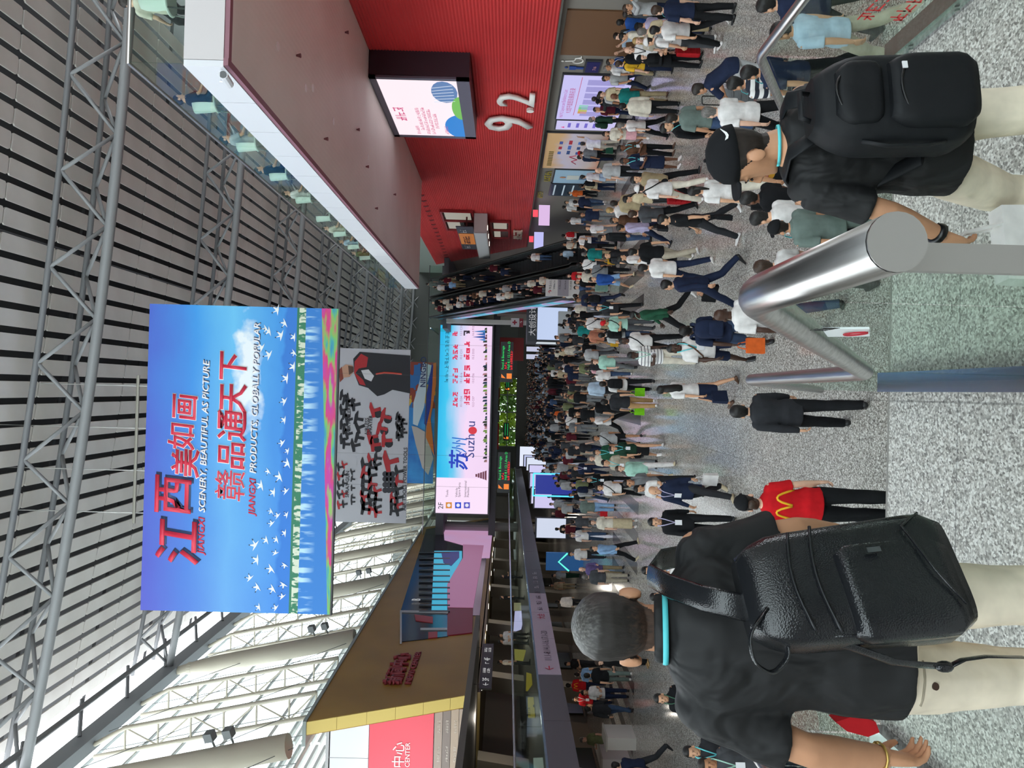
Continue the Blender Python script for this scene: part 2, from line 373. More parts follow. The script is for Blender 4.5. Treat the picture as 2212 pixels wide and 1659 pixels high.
# display box under the balcony
led=thing('display_box',(10.3,26.5,6.06),'dark wall display box with a white event notice screen under the balcony','display')
LX=9.96; y0,y1,z0,z1=23.68,29.29,6.06,9.29
MB().box((LX+.05,RX+.02),(y0,y1),(z0,z1)).obj('casing',mat('2A1A26',.5),led)
fr=MB()
for (a,b_,c,d) in ((y0,y1,z0,z0+.42),(y0,y1,z1-.22,z1),(y0,y0+.16,z0,z1),(y1-.22,y1,z0,z1)): fr.box((LX-.02,LX+.06),(a,b_),(c,d))
fr.obj('frame',mat('5A5664',.4),led)
sx=LX+.0
ya,yb,za,zb=y0+.16,y1-.22,z0+.42,z1-.22
MB().box((sx,sx+.05),(ya,yb),(za,zb)).obj('screen',mat('FFEFF6',.5,emit=1.0),led)
M_MAG=mat('E06090',.5,emit=.85)
D=lambda y,z:(sx-.012,y,z)
W=yb-ya; Hh=zb-za
def onled(u,v): return (sx-.012, yb-u*W, za+v*Hh)
glyphs(3,.40,M_MAG,led,onled(.30,.79),(0,-1,0),seed=3)
for k,(u,n) in enumerate(((.04,6),(.12,15),(.04,18),(.04,17),(.16,10),(.04,6))):
    glyphs(n,.135,M_MAG,led,onled(u,.66-.075*k-(.05 if k==5 else 0)),(0,-1,0),seed=k+9)
def arc(cu,cv,ru,rv,a0,a1,n=16): return [onled(cu+ru*math.cos(lerp(a0,a1,k/n)),cv+rv*math.sin(lerp(a0,a1,k/n))) for k in range(n+1)]
MB().slab(arc(.20,.0,.24,.27,0,math.pi)+[onled(-.0,0)],(-.004,0,0)).obj('print_wave',mat('2C90E8',.5,emit=.8),led)
MB().slab(arc(.55,.0,.20,.12,0,math.pi),(-.006,0,0)).obj('print_hill',mat('80D060',.5,emit=.8),led)
MB().slab(arc(.82,.18,.17,.17,0,2*math.pi),(-.005,0,0)).obj('print_dome',mat('6E96D0',.5,emit=.7),led)
for k in range(6): MB().tube([onled(.68+.05*k,.06),onled(.66+.045*k,.34)],.016,4).obj('print_rib',mat('E8F0FF',.5,emit=.9),led)
# big numerals 9.2
num=thing('wall_numerals',(10.7,28,3.8),'raised white numerals reading 9.2 on the red wall','sign')
M_WH=mat('E4E0DA',.5)
text('9',2.75,M_WH,num,(RX-.05,30.45,3.85),(0,-1,0),(0,0,1),.11,'digit',wid=1.25,bold=.004)
text('.',2.4,M_WH,num,(RX-.05,28.35,3.85),(0,-1,0),(0,0,1),.11,'decimal_point')
text('2',2.0,M_WH,num,(RX-.05,27.75,3.85),(0,-1,0),(0,0,1),.11,'digit',wid=1.25,bold=.004)
# windows and signs in the red wall
M_WARM=mat('C9C2B4',.6,emit=.55); M_DKGLASS=mat('4A504E',.1)
def redwin(k,ya,yb,za,zb,label):
    t=thing(f'window_{k}',(RX,(ya+yb)/2,za),label,'window',kind='structure')
    MB().box((RX-.03,RX-.01),(ya,yb),(za,zb)).obj('pane',M_DKGLASS,t)
    MB().box((RX-.05,RX-.03),(ya+.1,lerp(ya,yb,.45)),(za+.1,zb-.1)).obj('lit_room',M_WARM,t)
    MB().box((RX-.05,RX-.03),(lerp(ya,yb,.5),yb-.1),(lerp(za,zb,.5),zb-.1)).obj('lit_room',M_WARM,t)
    f=MB()
    for (a,b_,c,d) in ((ya-.12,yb+.12,za-.12,za),(ya-.12,yb+.12,zb,zb+.12),(ya-.12,ya,za,zb),(yb,yb+.12,za,zb),(lerp(ya,yb,.47),lerp(ya,yb,.5),za,zb)): f.box((RX-.16,RX),(a,b_),(c,d))
    f.obj('window_frame',mat('8A1A20',.5),t)
redwin(1,44.6,49.6,7.0,8.8,'upper recessed window in the red wall')
redwin(2,47.0,51.9,4.76,5.82,'lower recessed window in the red wall')
cb=thing('canopy_box',(10.2,49,6.05),'grey metal canopy box jutting out between the red wall windows','canopy')
MB().box((9.6,RX),(45.2,54.0),(6.05,6.85)).obj('body',mat('B4AEAC',.4),cb)
MB().box((9.58,9.62),(45.2,54.0),(6.1,6.8)).obj('front_panel',mat('C2C0C0',.35),cb)
for y in (46,48.5,51): MB().disc((10.1,y,6.03),.16,(0,0,1),10,.02).obj('lamp',M_LAMP,cb)
ob=thing('banner_box',(10.4,50,7.0),'black and orange anniversary banner above the grey canopy box','banner')
MB().box((9.9,9.95),(45.0,52.2),(6.9,7.95)).obj('board',mat('3A3840',.5),ob)
MB().box((9.95,10.80),(46,46.1),(7.3,7.4)).obj('bracket',M_SLOT,ob); MB().box((9.95,10.80),(51,51.1),(7.3,7.4)).obj('bracket',M_SLOT,ob)
MB().box((9.87,9.9),(46.9,50.2),(6.95,7.9)).obj('orange_panel',mat('E88838',.5),ob)
for y in (46.6,51.6):
    glyphs(2,.40,mat('E8E0DC'),ob,(9.87,y,7.35),(0,-1,0),seed=4)
glyphs(5,.42,mat('5A2A30'),ob,(9.85,49.9,7.25),(0,-1,0),seed=6,th=.16)
wl=thing('wall_lettering',(10.7,50,3.7),'raised cream characters low on the far end of the red wall','sign')
glyphs(4,.62,mat('E0CCB8'),wl,(RX-.03,52.2,3.8),(0,-1,0),(0,0,1),.1,'character',8,.18,1.2)

# ground floor fittings on the right wall
def wallscreen(name,label,cat,y0,y1,z0,z1,emitcol,e=1.0,X=11.22):
    t=thing(name,(X,(y0+y1)/2,z0),label,cat)
    MB().box((X,X+.08),(y0-.06,y1+.06),(z0-.06,z1+.06)).obj('frame',mat('3A3A3E',.4),t)
    MB().box((X-.015,X),(y0,y1),(z0,z1)).obj('screen',mat(emitcol,.5,emit=e) if isinstance(emitcol,str) else emitcol,t)
    return t
ls=wallscreen('led_screen','big lilac LED screen listing the hall layout on the grey wall','screen',26.1,30.3,.35,2.85,'C9C4F6',.95)
text('Hall 9.2 Layout and Exhibitors List',.2,mat('C040B0',.5,emit=.8),ls,(11.2,30.1,2.62),(0,-1,0),(0,0,1),0)
text('9.2馆平面图及展商名录',.24,mat('C03080',.5,emit=.8),ls,(11.2,29.6,2.34),(0,-1,0),(0,0,1),0)
for k in range(6): MB().box((11.195,11.203),(26.4+.6*k,26.85+.6*k),(.6,1.95)).obj('listing_column',mat('A8A2E0',.5,emit=.85),ls)
for k,c in enumerate(('E0A060','C8D060','80D0A0','A0E0D0')): MB().box((11.195,11.203),(29.4-.22*k,29.6-.22*k),(1.7,2.05)).obj('map_block',mat(c,.5,emit=.8),ls)
MB().box((11.195,11.203),(26.2,29.8),(2.18,2.2)).obj('rule',mat('D05080',.5,emit=.8),ls)
l2=wallscreen('led_screen','narrow lilac LED screen with a red arrow beside the layout screen','screen',30.5,31.5,.35,2.80,'D2CCF8',.9)
text('▲',.2,mat('E0308A',.5,emit=.9),l2,(11.2,31.3,2.45),(0,-1,0),(0,0,1),0)
for k in range(4): MB().box((11.195,11.203),(30.7,31.2),(2.2-.35*k,2.32-.35*k)).obj('listing_block',mat('7A6ED8',.5,emit=.8),l2)
t=NT('poster_orange'); s=t.n('SeparateXYZ',Vector=t.obj())
nz=t.n('TexNoise',Scale=.8,Detail=2,Vector=t.obj())
f=t.math('ADD',t.math('MULTIPLY',s.outputs[2],.33),t.math('MULTIPLY',nz.outputs[0],.5))
t.link(t.ramp(f,[(.18,'E8843A'),(.42,'E4CFC8'),(.8,'DDD2E2'),(1.0,'E9BC86')]),t.b.inputs['Base Color'])
po=wallscreen('exhibitor_poster','orange and lilac wall poster with rows of small logos next to the screens','poster',32.0,37.0,.4,3.1,t.m)
for r in range(5):
    for c in range(3): MB().box((11.195,11.203),(33.0+c*.7-.15*(r%2),33.35+c*.7),(2.35-.42*r,2.5-.42*r)).obj('logo_mark',mat(('4860B0','C03040','5078C8','30508A')[(r+c)%4]),po)
for k in range(9): MB().box((11.195,11.203),(34.4+.25*k,34.55+.25*k),(2.68,2.9)).obj('title_mark',mat('8A7038'),po)
MB().tube([(11.19,36.2,1.5),(11.19,35.8,1.75),(11.19,35.5,1.5),(11.19,35.1,1.9),(11.19,34.9,1.6)],.02,4).obj('line_drawing',mat('C02850'),po)
p2=wallscreen('wall_poster','light blue poster of a standing man beside the orange poster','poster',37.3,39.6,.4,2.4,mat('A9CBE2',.5))
MB().ball((11.19,38.5,1.95),(.02,.13,.17)).obj('portrait_head',mat('C08868'),p2,True)
MB().slab([(11.2,38.15,1.75),(11.2,38.9,1.75),(11.2,38.85,1.1),(11.2,38.15,1.1)],(-.006,0,0)).obj('portrait_shirt',mat('D8DCD6'),p2)
MB().slab([(11.2,38.2,1.1),(11.2,38.85,1.1),(11.2,38.8,.45),(11.2,38.25,.45)],(-.006,0,0)).obj('portrait_jeans',mat('5E7C9C'),p2)
p3=wallscreen('wall_poster','dark blue information panel beside the light blue poster','poster',39.8,42.2,.4,2.45,mat('22384A',.4))
for k in range(3): MB().box((11.19,11.203),(40.0,42.0),(2.2-.5*k,2.28-.5*k)).obj('white_line',mat('C8DCE8',.5,emit=.6),p3)
p4=wallscreen('notice_board','navy toilet direction board on the grey wall','sign',25.0,25.8,1.7,2.15,mat('1C1E5A',.4))
text('7-16',.16,mat('E0A0A0'),p4,(11.2,25.6,1.8),(0,-1,0),(0,0,1),0)
ws=thing('wheelchair_symbol',(11.28,25.0,2.3),'white wheelchair symbol on the grey wall by the layout screen','sign')
c0=Vector((11.27,25.05,2.48)); q=lambda y,z: c0+Vector((0,-y,z))
MB().tube([q(.19*math.cos(a*.35+2.2),.19*math.sin(a*.35+2.2)) for a in range(14)],.022,5).obj('wheel',M_WH,ws)
MB().tube([q(-.05,.42),q(-.02,.1),q(.16,.08),q(.24,-.12),q(.32,-.10)],.024,5).obj('body_line',M_WH,ws)
MB().ball(q(-.06,.50),(.02,.055,.055)).obj('head_dot',M_WH,ws)
mn=thing('man_symbol',(11.28,25.6,2.3),'blue man symbol on the grey wall by the layout screen','sign')
c0=Vector((11.27,25.6,2.3)); M_BLU=mat('1F3F86')
MB().ball(q(0,.52),(.02,.06,.06)).obj('head_dot',M_BLU,mn)
MB().slab([q(-.13,.42),q(.13,.42),q(.13,.18),q(.07,.18),q(.07,-.08),q(-.07,-.08),q(-.07,.18),q(-.13,.18)],(-.02,0,0)).obj('body_shape',M_BLU,mn)
for y,lab in ((44,'pink'),(51.5,'lilac')):
    s_=thing('hanging_sign',(10.6,y,2.75),f'small {lab} lit hanging sign under the red wall edge','sign')
    MB().box((10.4,10.8),(y-.06,y+.06),(3.0,3.3)).obj('lamp_box',mat('F05060',.5,emit=1.2),s_)
    MB().box((9.9,11.1),(y-.05,y+.05),(2.3,2.95)).obj('light_panel',mat('E8C4F0' if lab=='pink' else 'C8C8FF',.5,emit=.9),s_)

for k,(x,y,n) in enumerate(((1188,392,5),(1172,428,4))):
    p=P(x,y,X=11.27); t=thing('wall_print',p,('first','second')[k]+' patch of yellow print on the grey wall beyond the posters','print'); glyphs(n,.34,mat('B8A428',.6),t,p,(0,-1,0),seed=90+k,th=.2)
# ---- roof
def zc(x): return 20.25-.105*x+.0022*x*x          # underside of the trusses, rising to the left
def zs(x): return zc(x)+1.95
roof=tag(thing('ceiling',(0,60,20),'slatted roof underside rising towards the window side','ceiling',kind='structure'))
t=NT('slat_paint'); o=t.obj(); nz=t.n('TexNoise',Scale=.7,Detail=3,Vector=o)
t.link(t.ramp(nz.outputs[0],[(.3,'D9D3CB'),(.7,'E6E1DA')]),t.b.inputs['Base Color']); t.b.inputs['Roughness'].default_value=.55
M_SLAT=t.m
pm=MB().slab([(-.24,-1.49,0),(.24,-1.49,0),(.30,-1.43,0),(.30,1.43,0),(.24,1.49,0),(-.24,1.49,0),(-.30,1.43,0),(-.30,-1.43,0)],(0,0,.06)).mesh('slat'); pm.materials.append(M_SLAT)
XS=[-14.7+.84*i for i in range(38)]
cnt=0; rest=MB()
for j in range(42):
    y=23.5+3.05*j
    for x in XS:
        an=math.atan(-.105+.0044*x)
        if cnt<300:
            o_=inst('ceiling_slat',pm,roof,(x,y-60,zs(x)-20)); o_.rotation_euler=(0,-an,0); cnt+=1
        else:
            c,s=math.cos(an),math.sin(an)
            rest.add([(x+px*c-pz*s*0,y+py,zs(x)+px*s+pz) for px,py,pz in ((-.3,-1.49,0),(.3,-1.49,0),(.3,1.49,0),(-.3,1.49,0),(-.3,-1.49,.06),(.3,-1.49,.06),(.3,1.49,.06),(-.3,1.49,.06))],[(3,2,1,0),(4,5,6,7),(0,1,5,4),(1,2,6,5),(2,3,7,6),(3,0,4,7)])
rs_=rest.obj('far_slats',M_SLAT,roof,org=(0,60,20)); rs_['kind']='stuff'
b=MB(); xs=[-16,-10,-4,2,8,14,21]
b.add([(x,yy,zs(x)+1.5) for yy in (-12,150) for x in xs],[(i,i+1,i+8,i+7) for i in range(6)])
b.add([(x,yy,zs(x)+1.7) for yy in (-12,150) for x in xs],[(i,i+1,i+8,i+7) for i in range(6)])
b.obj('roof_deck',mat('4A4A4C',.8),roof,org=(0,60,20))
for k in range(21):
    y=24+6.1*k
    MB().tube([(x,y,zs(x)+.35) for x in xs],.08,4).obj('purlin',mat('3E3E40',.7),roof,org=(0,60,20))
for x in (-11,-3,5,12):
    MB().tube([(x,13,zs(x)+.8),(x,150,zs(x)+.8)],.22,6).obj('duct',mat('56565A',.6),roof,org=(0,60,20))
M_TR=mat('8C8D8E',.45); M_TR2=mat('77787A',.5)
TY=[28+12.2*k for k in range(10)]
order=('nearest','second','third','fourth','fifth','sixth','seventh','eighth','ninth','farthest')
for k,ty in enumerate(TY):
    t=thing('roof_truss',(0,ty,20),f'grey tubular roof truss, {order[k]} from the viewer','truss','roof trusses')
    px=[-15.4+30.8*i/12+(4.4 if i==12 else 0) for i in range(13)]
    MB().tube([(x,ty,zc(x)) for x in px],.19,10).obj('bottom_chord',M_TR,t,True)
    for s in (-1.15,1.15): MB().tube([(x,ty+s,zc(x)+1.4) for x in px],.11,8).obj('top_chord',M_TR2,t,True)
    far=MB()
    i=0; x=-15.2
    while x<18.5:
        for s in (-1.15,1.15):
            for (xa,xb) in ((x,x+1.75),(x+3.5,x+1.75)):
                if k<3: MB().tube([(xa,ty,zc(xa)+.1),(xb,ty+s,zc(xb)+1.35)],.075,6).obj('diagonal',M_TR,t,True)
                else: far.tube([(xa,ty,zc(xa)+.1),(xb,ty+s,zc(xb)+1.35)],.075,5)
        x+=3.5
    if k>=3: far.obj('web_members',M_TR,t)
# eaves girder and lamp gantry along the window side
eg=tag(MB().hexa([(-15.9,16,21.9),(-15.3,16,21.9),(-15.3,150,21.9),(-15.9,150,21.9),(-15.9,16,22.7),(-15.3,16,22.7),(-15.3,150,22.7),(-15.9,150,22.7)]).obj('trim_1',mat('83878A',.5)),'grey eaves girder along the top of the window wall','girder',kind='structure')
for k in range(16):
    y=20+4*k; MB().tube([(-15.3,y,22.5),(-14.2,y+1.2,23.1)],.09,6).obj('strut',M_TR2,eg)
MB().tube([(-14.4,16,22.9),(-14.4,150,22.9)],.13,8).obj('pipe',M_TR2,eg)

# ---- window wall (leans out at the top)
def fx(z): return -15.6+(22.2-z)*.21
M_CREAM=mat('BDB4A2',.5); M_ROD=mat('5A5A58',.5)
fw=thing('window_3',(-15,60,12),'tall leaning glass wall along the left side','window wall',kind='structure')
NTH='first second third fourth fifth sixth seventh eighth ninth tenth eleventh twelfth thirteenth fourteenth fifteenth sixteenth seventeenth eighteenth nineteenth twentieth'.split()
for k in range(-2,11):
    for r in range(5):
        y0=16+12.2*k; z0=12.2+2*r
        a=[(fx(z0)-.9,y0+.05,z0+.03),(fx(z0)-.9,y0+12.15,z0+.03),(fx(z0+2)-.9,y0+12.15,z0+1.97),(fx(z0+2)-.9,y0+.05,z0+1.97)]
        MB().slab(a,(-.02,0,0)).obj('pane',M_SKYGLASS,fw,org=fw.location)
    for r in range(6):
        z0=12.2+2*r; MB().box((fx(z0)-.96,fx(z0)-.84),(16+12.2*k,28.2+12.2*k),(z0-.04,z0+.04)).obj('transom',mat('D8DCDA',.5),fw,org=fw.location)
    for q_ in range(5):
        y=16+12.2*k+q_*2.44; MB().tube([(fx(12.2)-.8,y,12.2),(fx(22.2)-.8,y,22.2)],.022,5).obj('mullion',mat('8E908E',.5),fw,org=fw.location)
    # stay rods
    for q_ in range(3):
        y=17+12.2*k+q_*4; MB().tube([(fx(12.2)-.1,y+7,12.2),(fx(22)-.1,y,22)],.02,4).obj('stay_rod',M_ROD,fw,org=fw.location)
    # outdoor sun louvres beyond the glass
    for q_ in range(9):
        z0=12.4+.45*q_; MB().box((-19.6,-19.3),(16+12.2*k,27.9+12.2*k),(z0,z0+.16)).obj('sun_louvre',mat('D8D8D4',.6),fw,org=fw.location)
    for s_ in ((0,1) if k>0 else ()):
        y=28-12.2+12.2*k+4.1*(s_+1); t=thing('mast_truss',(fx(12.4),y,12.45),f'cream ladder truss mast against the glass wall, {NTH[2*k-2+s_]} from the viewer','truss','mast trusses of the window wall')
        nI=[Vector((fx(z)+.35,y,z)) for z in (12.45,13.6,15,16.4,17.8,19.2,20.6)]+[Vector((fx(22)-.1,y,21.9))]
        nO=[Vector((fx(z)-.65,y,z)) for z in (12.45,13.6,15,16.4,17.8,19.2,20.6,21.9)]
        MB().tube(nI,.10,7).obj('chord',M_CREAM,t,True); MB().tube(nO,.10,7).obj('chord',M_CREAM,t,True)
        for i in range(7):
            MB().tube([nI[i],nO[i]],.05,5).obj('rung',M_CREAM,t); 
            if i<6: MB().tube([nO[i],nI[i+1]] if i%2 else [nI[i],nO[i+1]],.04,5).obj('brace',M_CREAM,t)
    if k<1: continue
    y=28+12.2*(k-1); t=thing('round_column',(fx(12.4),y,12.4),f'thick cream round column leaning out to the roof, {NTH[k-1]} from the viewer','column','columns of the window wall')
    MB().tube([(fx(12.42),y,12.42),(fx(20)-.05,y,20),(fx(21.4),y,21.4),(fx(22),y,22.0)],[.46,.46,.28,.2],16).obj('shaft',M_CREAM,t,True)
    MB().tube([(fx(21.2),y,21.15),(fx(21.3),y,21.35)],.32,14).obj('collar',M_CREAM,t)
for k,(yy,zz) in enumerate(((28,15.2),(40.2,14.6),(52.4,14.5))):
    for j in range(2):
        y=yy; z=zz-.7*j; x=fx(z)+.5
        t=thing('floodlight',(x,y,z),('upper','lower')[j]+' floodlight on the '+('nearest','second','third')[k]+' cream column','lamp','column floodlights')
        MB().tube([(x,y,z),(x+.45,y-.1,z+.15)],.04,6).obj('arm',M_ROD,t)
        MB().hexa([Vector((x+.45,y-.1,z+.15))+Vector(v) for v in ((-.15,-.22,-.2),(.15,-.22,-.1),(.15,.22,-.1),(-.15,.22,-.2),(-.2,-.22,.1),(.1,-.22,.2),(.1,.22,.2),(-.2,.22,.1))]).obj('lamp_head',mat('6A6C6C',.5),t)

# ---- left side: gold box, mezzanine, ground floor
t=NT('gold_cladding'); o=t.obj(); nz=t.n('TexNoise',Scale=.3,Detail=2,Vector=o); t.link(t.ramp(nz.outputs[0],[(.3,'8A6624'),(.7,'A07A30')]),t.b.inputs['Base Color']); t.b.inputs['Roughness'].default_value=.45
wv=t.n('TexWave',Scale=14,Vector=o,_bands_direction='Z'); t.bump(wv.outputs[0],.25,.01)
M_GOLD=t.m
GX=-13.0
def gy(yb,z): return yb-(z-5.55)*.47        # the box ends slant back towards the viewer at the top
gold=thing('wall_left',(GX,50,5.55),'big gold clad box on the left with slanted ends','wall',kind='structure')
def gq(y0,z0,y1,z1,x=GX): return [(x,y0,z0),(x,y1,z0),(x,gy(y1,z1)+(z0-5.55)*.47,z1),(x,gy(y0,z1)+(z0-5.55)*.47,z1)]
g=MB().slab([(GX,31.9,5.55),(GX,75.9,5.55),(GX,69.6,12.0),(GX,28.85,12.0)],(-.55,0,0)); g.obj('cladding',M_GOLD,gold)
M_YEL=mat('D8C070',.5)
for i in range(6):
    za,zb=lerp(5.55,12,i/6),lerp(5.55,12,(i+1)/6); ya,yb=lerp(31.9,28.85,i/6),lerp(31.9,28.85,(i+1)/6)
    MB().hexa([(GX-.5,ya-.06,za+.006),(GX-.01,ya-.06,za+.006),(GX-.01,ya+.02,za+.006),(GX-.5,ya+.02,za+.006),(GX-.5,yb-.06,zb-.006),(GX-.01,yb-.06,zb-.006),(GX-.01,yb+.02,zb-.006),(GX-.5,yb+.02,zb-.006)]).obj('end_panel',M_YEL,gold)
MB().slab([(GX+.06,28.7,11.98),(GX+.06,69.6,11.98),(GX-.9,69.6,11.98),(GX-.9,28.7,11.98)],(0,0,.14)).obj('coping',mat('8E9894',.4),gold)
MB().box((-24,GX),(32,76),(5.38,5.55)).obj('soffit',mat('7A6838',.4),gold)
for i in range(9): MB().disc((GX-.55,34+4.2*i,5.36),.17,(0,0,1),10,.02).obj('downlight',M_LAMP,gold)
for k in range(2): MB().box((GX-.02,GX+.01),(31.9,75.9),(5.5,5.56)).obj('bottom_trim',mat('6A5426',.5),gold)
# letters on the gold
glt=thing('wall_lettering',(GX,34,8.6),'dark red raised lettering reading news center on the gold box','sign')
M_DRED=mat('8A2C34',.5)
for k,(ch,zz) in enumerate((('新',8.92),('闻',8.92),('中',8.92),('心',8.92))): text(ch,.92,M_DRED,glt,(GX+.01,32.5+.92*k,8.92),(0,1,0),(0,0,1),.14,'character',bold=.015)
text('NEWS CENTER',.40,M_DRED,glt,(GX+.01,32.6,8.45),(0,1,0),(0,0,1),.08,'word',bold=.02,wid=1.45)
# opening in the gold box: framed windows, LED panels
op=thing('lounge_front',(GX,50,5.7),'glass lounge front with pink and blue LED panels set in the gold box','shopfront')
def gp(name,m_,pts,off=.05): 
    MB().slab([P(x,y,X=GX+off) for x,y in pts],(-.06,0,0)).obj(name,m_,op)
t=NT('led_pink'); s=t.n('SeparateXYZ',Vector=t.obj()); nz=t.n('TexNoise',Scale=.25,Detail=1,Vector=t.obj())
c=t.ramp(nz.outputs[0],[(.3,'E2A8D0'),(.7,'D9B4E2')]); t.link(c,t.b.inputs['Emission Color']); t.b.inputs['Emission Strength'].default_value=.62; t.b.inputs['Base Color'].default_value=(.02,.02,.02,1)
M_PINKLED=t.m
gp('dark_glass',mat('34343E',.15),[(921,1143),(1060,1122),(1036,1330),(866,1318)],.03)
gp('led_panel',M_PINKLED,[(958,1138),(1066,1127),(1058,1204),(1030,1206),(1003,1178),(960,1166)],.06)
gp('led_panel',mat('C080A8',.5,emit=.55),[(1000,1176),(1045,1178),(1022,1312),(967,1311),(966,1260),(1000,1205)],.09)
gp('red_panel',mat('8C1C34',.5),[(967,1312),(1022,1312),(1020,1366),(966,1372)],.06)
gp('led_panel',mat('3CB8DC',.5,emit=.75),[(938,1190),(998,1190),(998,1205),(966,1262),(966,1321),(932,1321)],.10)
for k in range(11):
    y=lerp(1192,1318,k/10); gp('mullion',mat('26282C',.4),[(905+.0*k,y),(972,y),(972,y+2.2),(905,y+2.2)],.13)
gp('figure_print',mat('2A3A8A',.5,emit=.5),[(953,1192),(992,1191),(992,1204),(975,1222),(958,1215)],.125)
gp('side_window',mat('30303A',.15),[(868,1322),(966,1322),(968,1374),(866,1386)],.04)
gp('poster',mat('A83238',.5),[(895,1327),(935,1332),(935,1345),(898,1340)],.08)
gp('poster',mat('A83238',.5),[(925,1365),(945,1364),(945,1376),(925,1378)],.08)
for pts in ([(864,1318),(968,1320),(968,1323),(864,1321)],[(908,1356),(966,1356),(966,1359),(908,1359)],[(864,1318),(868,1318),(868,1388),(864,1388)]): gp('window_frame',mat('B8B8BC',.4),pts,.11)
t_=text('B',.75,mat('D8D8DC',.5,emit=.5),op,P(907,1298,X=GX+.14),(0,1,0),(0,0,1),.02,'letter')
# building behind, with media centre wall facing the viewer
med=tag(MB().box((-40,GX-.55),(34.0,34.3),(5.55,12.3)).obj('wall_left',mat('B9BCBF',.5)),'pale grey panelled wall beside the gold box','wall',kind='structure')
for k in range(5): MB().box((-13.7-1.6*k-1.58,-13.7-1.6*k),(33.9,34.0),(10.45,12.25)).obj('panel',mat('C3C6C9',.45),med)
MB().box((-40,GX-.6),(33.9,90),(12.2,12.4)).obj('roof_slab',mat('9A9C9C',.6),med)
mc=thing('wall_sign',(-17,33.8,7.5),'red media center sign board on the pale wall','sign')
MB().box((-22,-14.6),(33.75,33.9),(7.5,10.4)).obj('board',mat('C83C4C',.5),mc)
text('新闻中心',.60,mat('F2DADA'),mc,P(872,1602,Y=33.74),(1,0,0),(0,0,1),.02,'character',align='RIGHT')
text('MEDIA CENTER',.30,mat('F2DADA'),mc,P(886,1604,Y=33.74),(1,0,0),(0,0,1),.02,'word',align='RIGHT')
br=thing('guide_board',(-17,33.8,5.6),'brown directory board of stacked strips below the red sign','sign')
for k in range(5):
    MB().box((-22,-14.5),(33.75,33.9),(7.46-.37*(k+1)+.02,7.46-.37*k)).obj('strip',mat(('8A7A6E','6A5E56','93826F','8F7F70','96866F')[k],.5),br)
    glyphs(6,.11,mat('C8C0B4'),br,(-16.9,33.74,7.2-.37*k),seed=k+40); glyphs(5,.11,mat('C8C0B4'),br,(-15.6,33.74,7.2-.37*k),seed=k+50)
sg=thing('hanging_sign',(-10.5,28.5,4.9),'black hanging sign with white arrows to floors 3F and 4F','sign')
MB().box((-10.56,-10.5),(26.2,30.8),(4.85,5.30)).obj('panel',mat('1A1A1C',.4),sg)
for s in ('← 3F',26.4),('↖ 4F',28.5): text(s[0],.34,mat('F0F0F0',.5,emit=.6),sg,(-10.49,s[1],4.96),(0,1,0),(0,0,1),0)
for y in (27.6,29.8):
    for k in range(2): glyphs(4,.11,mat('F0F0F0',.5,emit=.6),sg,(-10.49,y,5.1-.16*k),(0,1,0),seed=int(y+k))
for y in (26.6,30.4): MB().tube([(-10.53,y,5.3),(-10.53,y,5.5)],.015,5).obj('hanger',M_ROD,sg)
# mezzanine
mz=thing('mezzanine',(-9.5,50,2.5),'grey mezzanine edge with glass balustrade along the left side','mezzanine',kind='structure')
MB().box((-24,-9.62),(14,92),(2.5,3.28)).obj('floor_slab',mat('4E4A44',.6),mz)
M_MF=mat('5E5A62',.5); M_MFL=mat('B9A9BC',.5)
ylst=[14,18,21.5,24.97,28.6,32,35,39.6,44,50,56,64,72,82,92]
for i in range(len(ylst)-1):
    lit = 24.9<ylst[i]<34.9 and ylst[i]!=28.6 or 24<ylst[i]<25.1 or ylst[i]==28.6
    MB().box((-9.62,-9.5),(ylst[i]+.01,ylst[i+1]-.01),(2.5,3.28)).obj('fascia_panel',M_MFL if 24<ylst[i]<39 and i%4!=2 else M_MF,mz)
text('←',.5,mat('C02848'),mz,(-9.48,25.3,2.72),(0,1,0),(0,0,1),0); text('11.1-8,14.1-16,17.1-20',.36,mat('4A3A50'),mz,(-9.48,26.2,2.75),(0,1,0),(0,0,1),0)
text('大会',.36,mat('C02848'),mz,(-9.48,31.0,2.75),(0,1,0),(0,0,1),0)
for k in range(8): glyphs(2,.22,mat('4A3A50') if k<4 else mat('C8C0CC'),mz,(-9.48,32.2+.9*k,2.78),(0,1,0),seed=k+70)
for i in range(32):
    y=14+2.4*i; MB().box((-9.56,-9.545),(y+.01,y+2.39),(3.3,4.1)).obj('glass_pane',M_GLASS,mz)
MB().tube([(-9.55,14,4.14),(-9.55,92,4.14)],.035,8).obj('top_rail',mat('C8C4CC',.25,.9),mz)
MB().box((-9.6,-9.5),(14,92),(3.28,3.34)).obj('glass_channel',mat('9EB4CC',.25,.8),mz)
tag(MB().box((-19.3,-19),(14,92),(0,5.4)).obj('wall_left',M_OLIVE),'dark olive wall at the back of the mezzanine','wall',kind='structure')
tag(MB().box((-24,-10),(10,33),(5.5,5.7)).obj('ceiling',mat('5A5650',.6)),'dark ceiling over the near end of the mezzanine','ceiling',kind='structure')
for k in range(7):
    y=20+9*k; t=thing('concrete_column',(-15.5,y,0),'slanted grey concrete column inside the mezzanine','column','mezzanine columns')
    MB().hexa([(-16,y,0),(-15.2,y,0),(-15.2,y+.8,0),(-16,y+.8,0),(-16,y+1.6,5.4),(-15.2,y+1.6,5.4),(-15.2,y+2.4,5.4),(-16,y+2.4,5.4)]).obj('shaft',mat('8A8478',.6),t)
MZL=[]
for k in range(14):
    for x in (-11.2,-14.5): MB().disc((x,17+4.4*k,2.48),.1,(0,0,1),8,.02).obj('downlight',M_LAMP,mz)
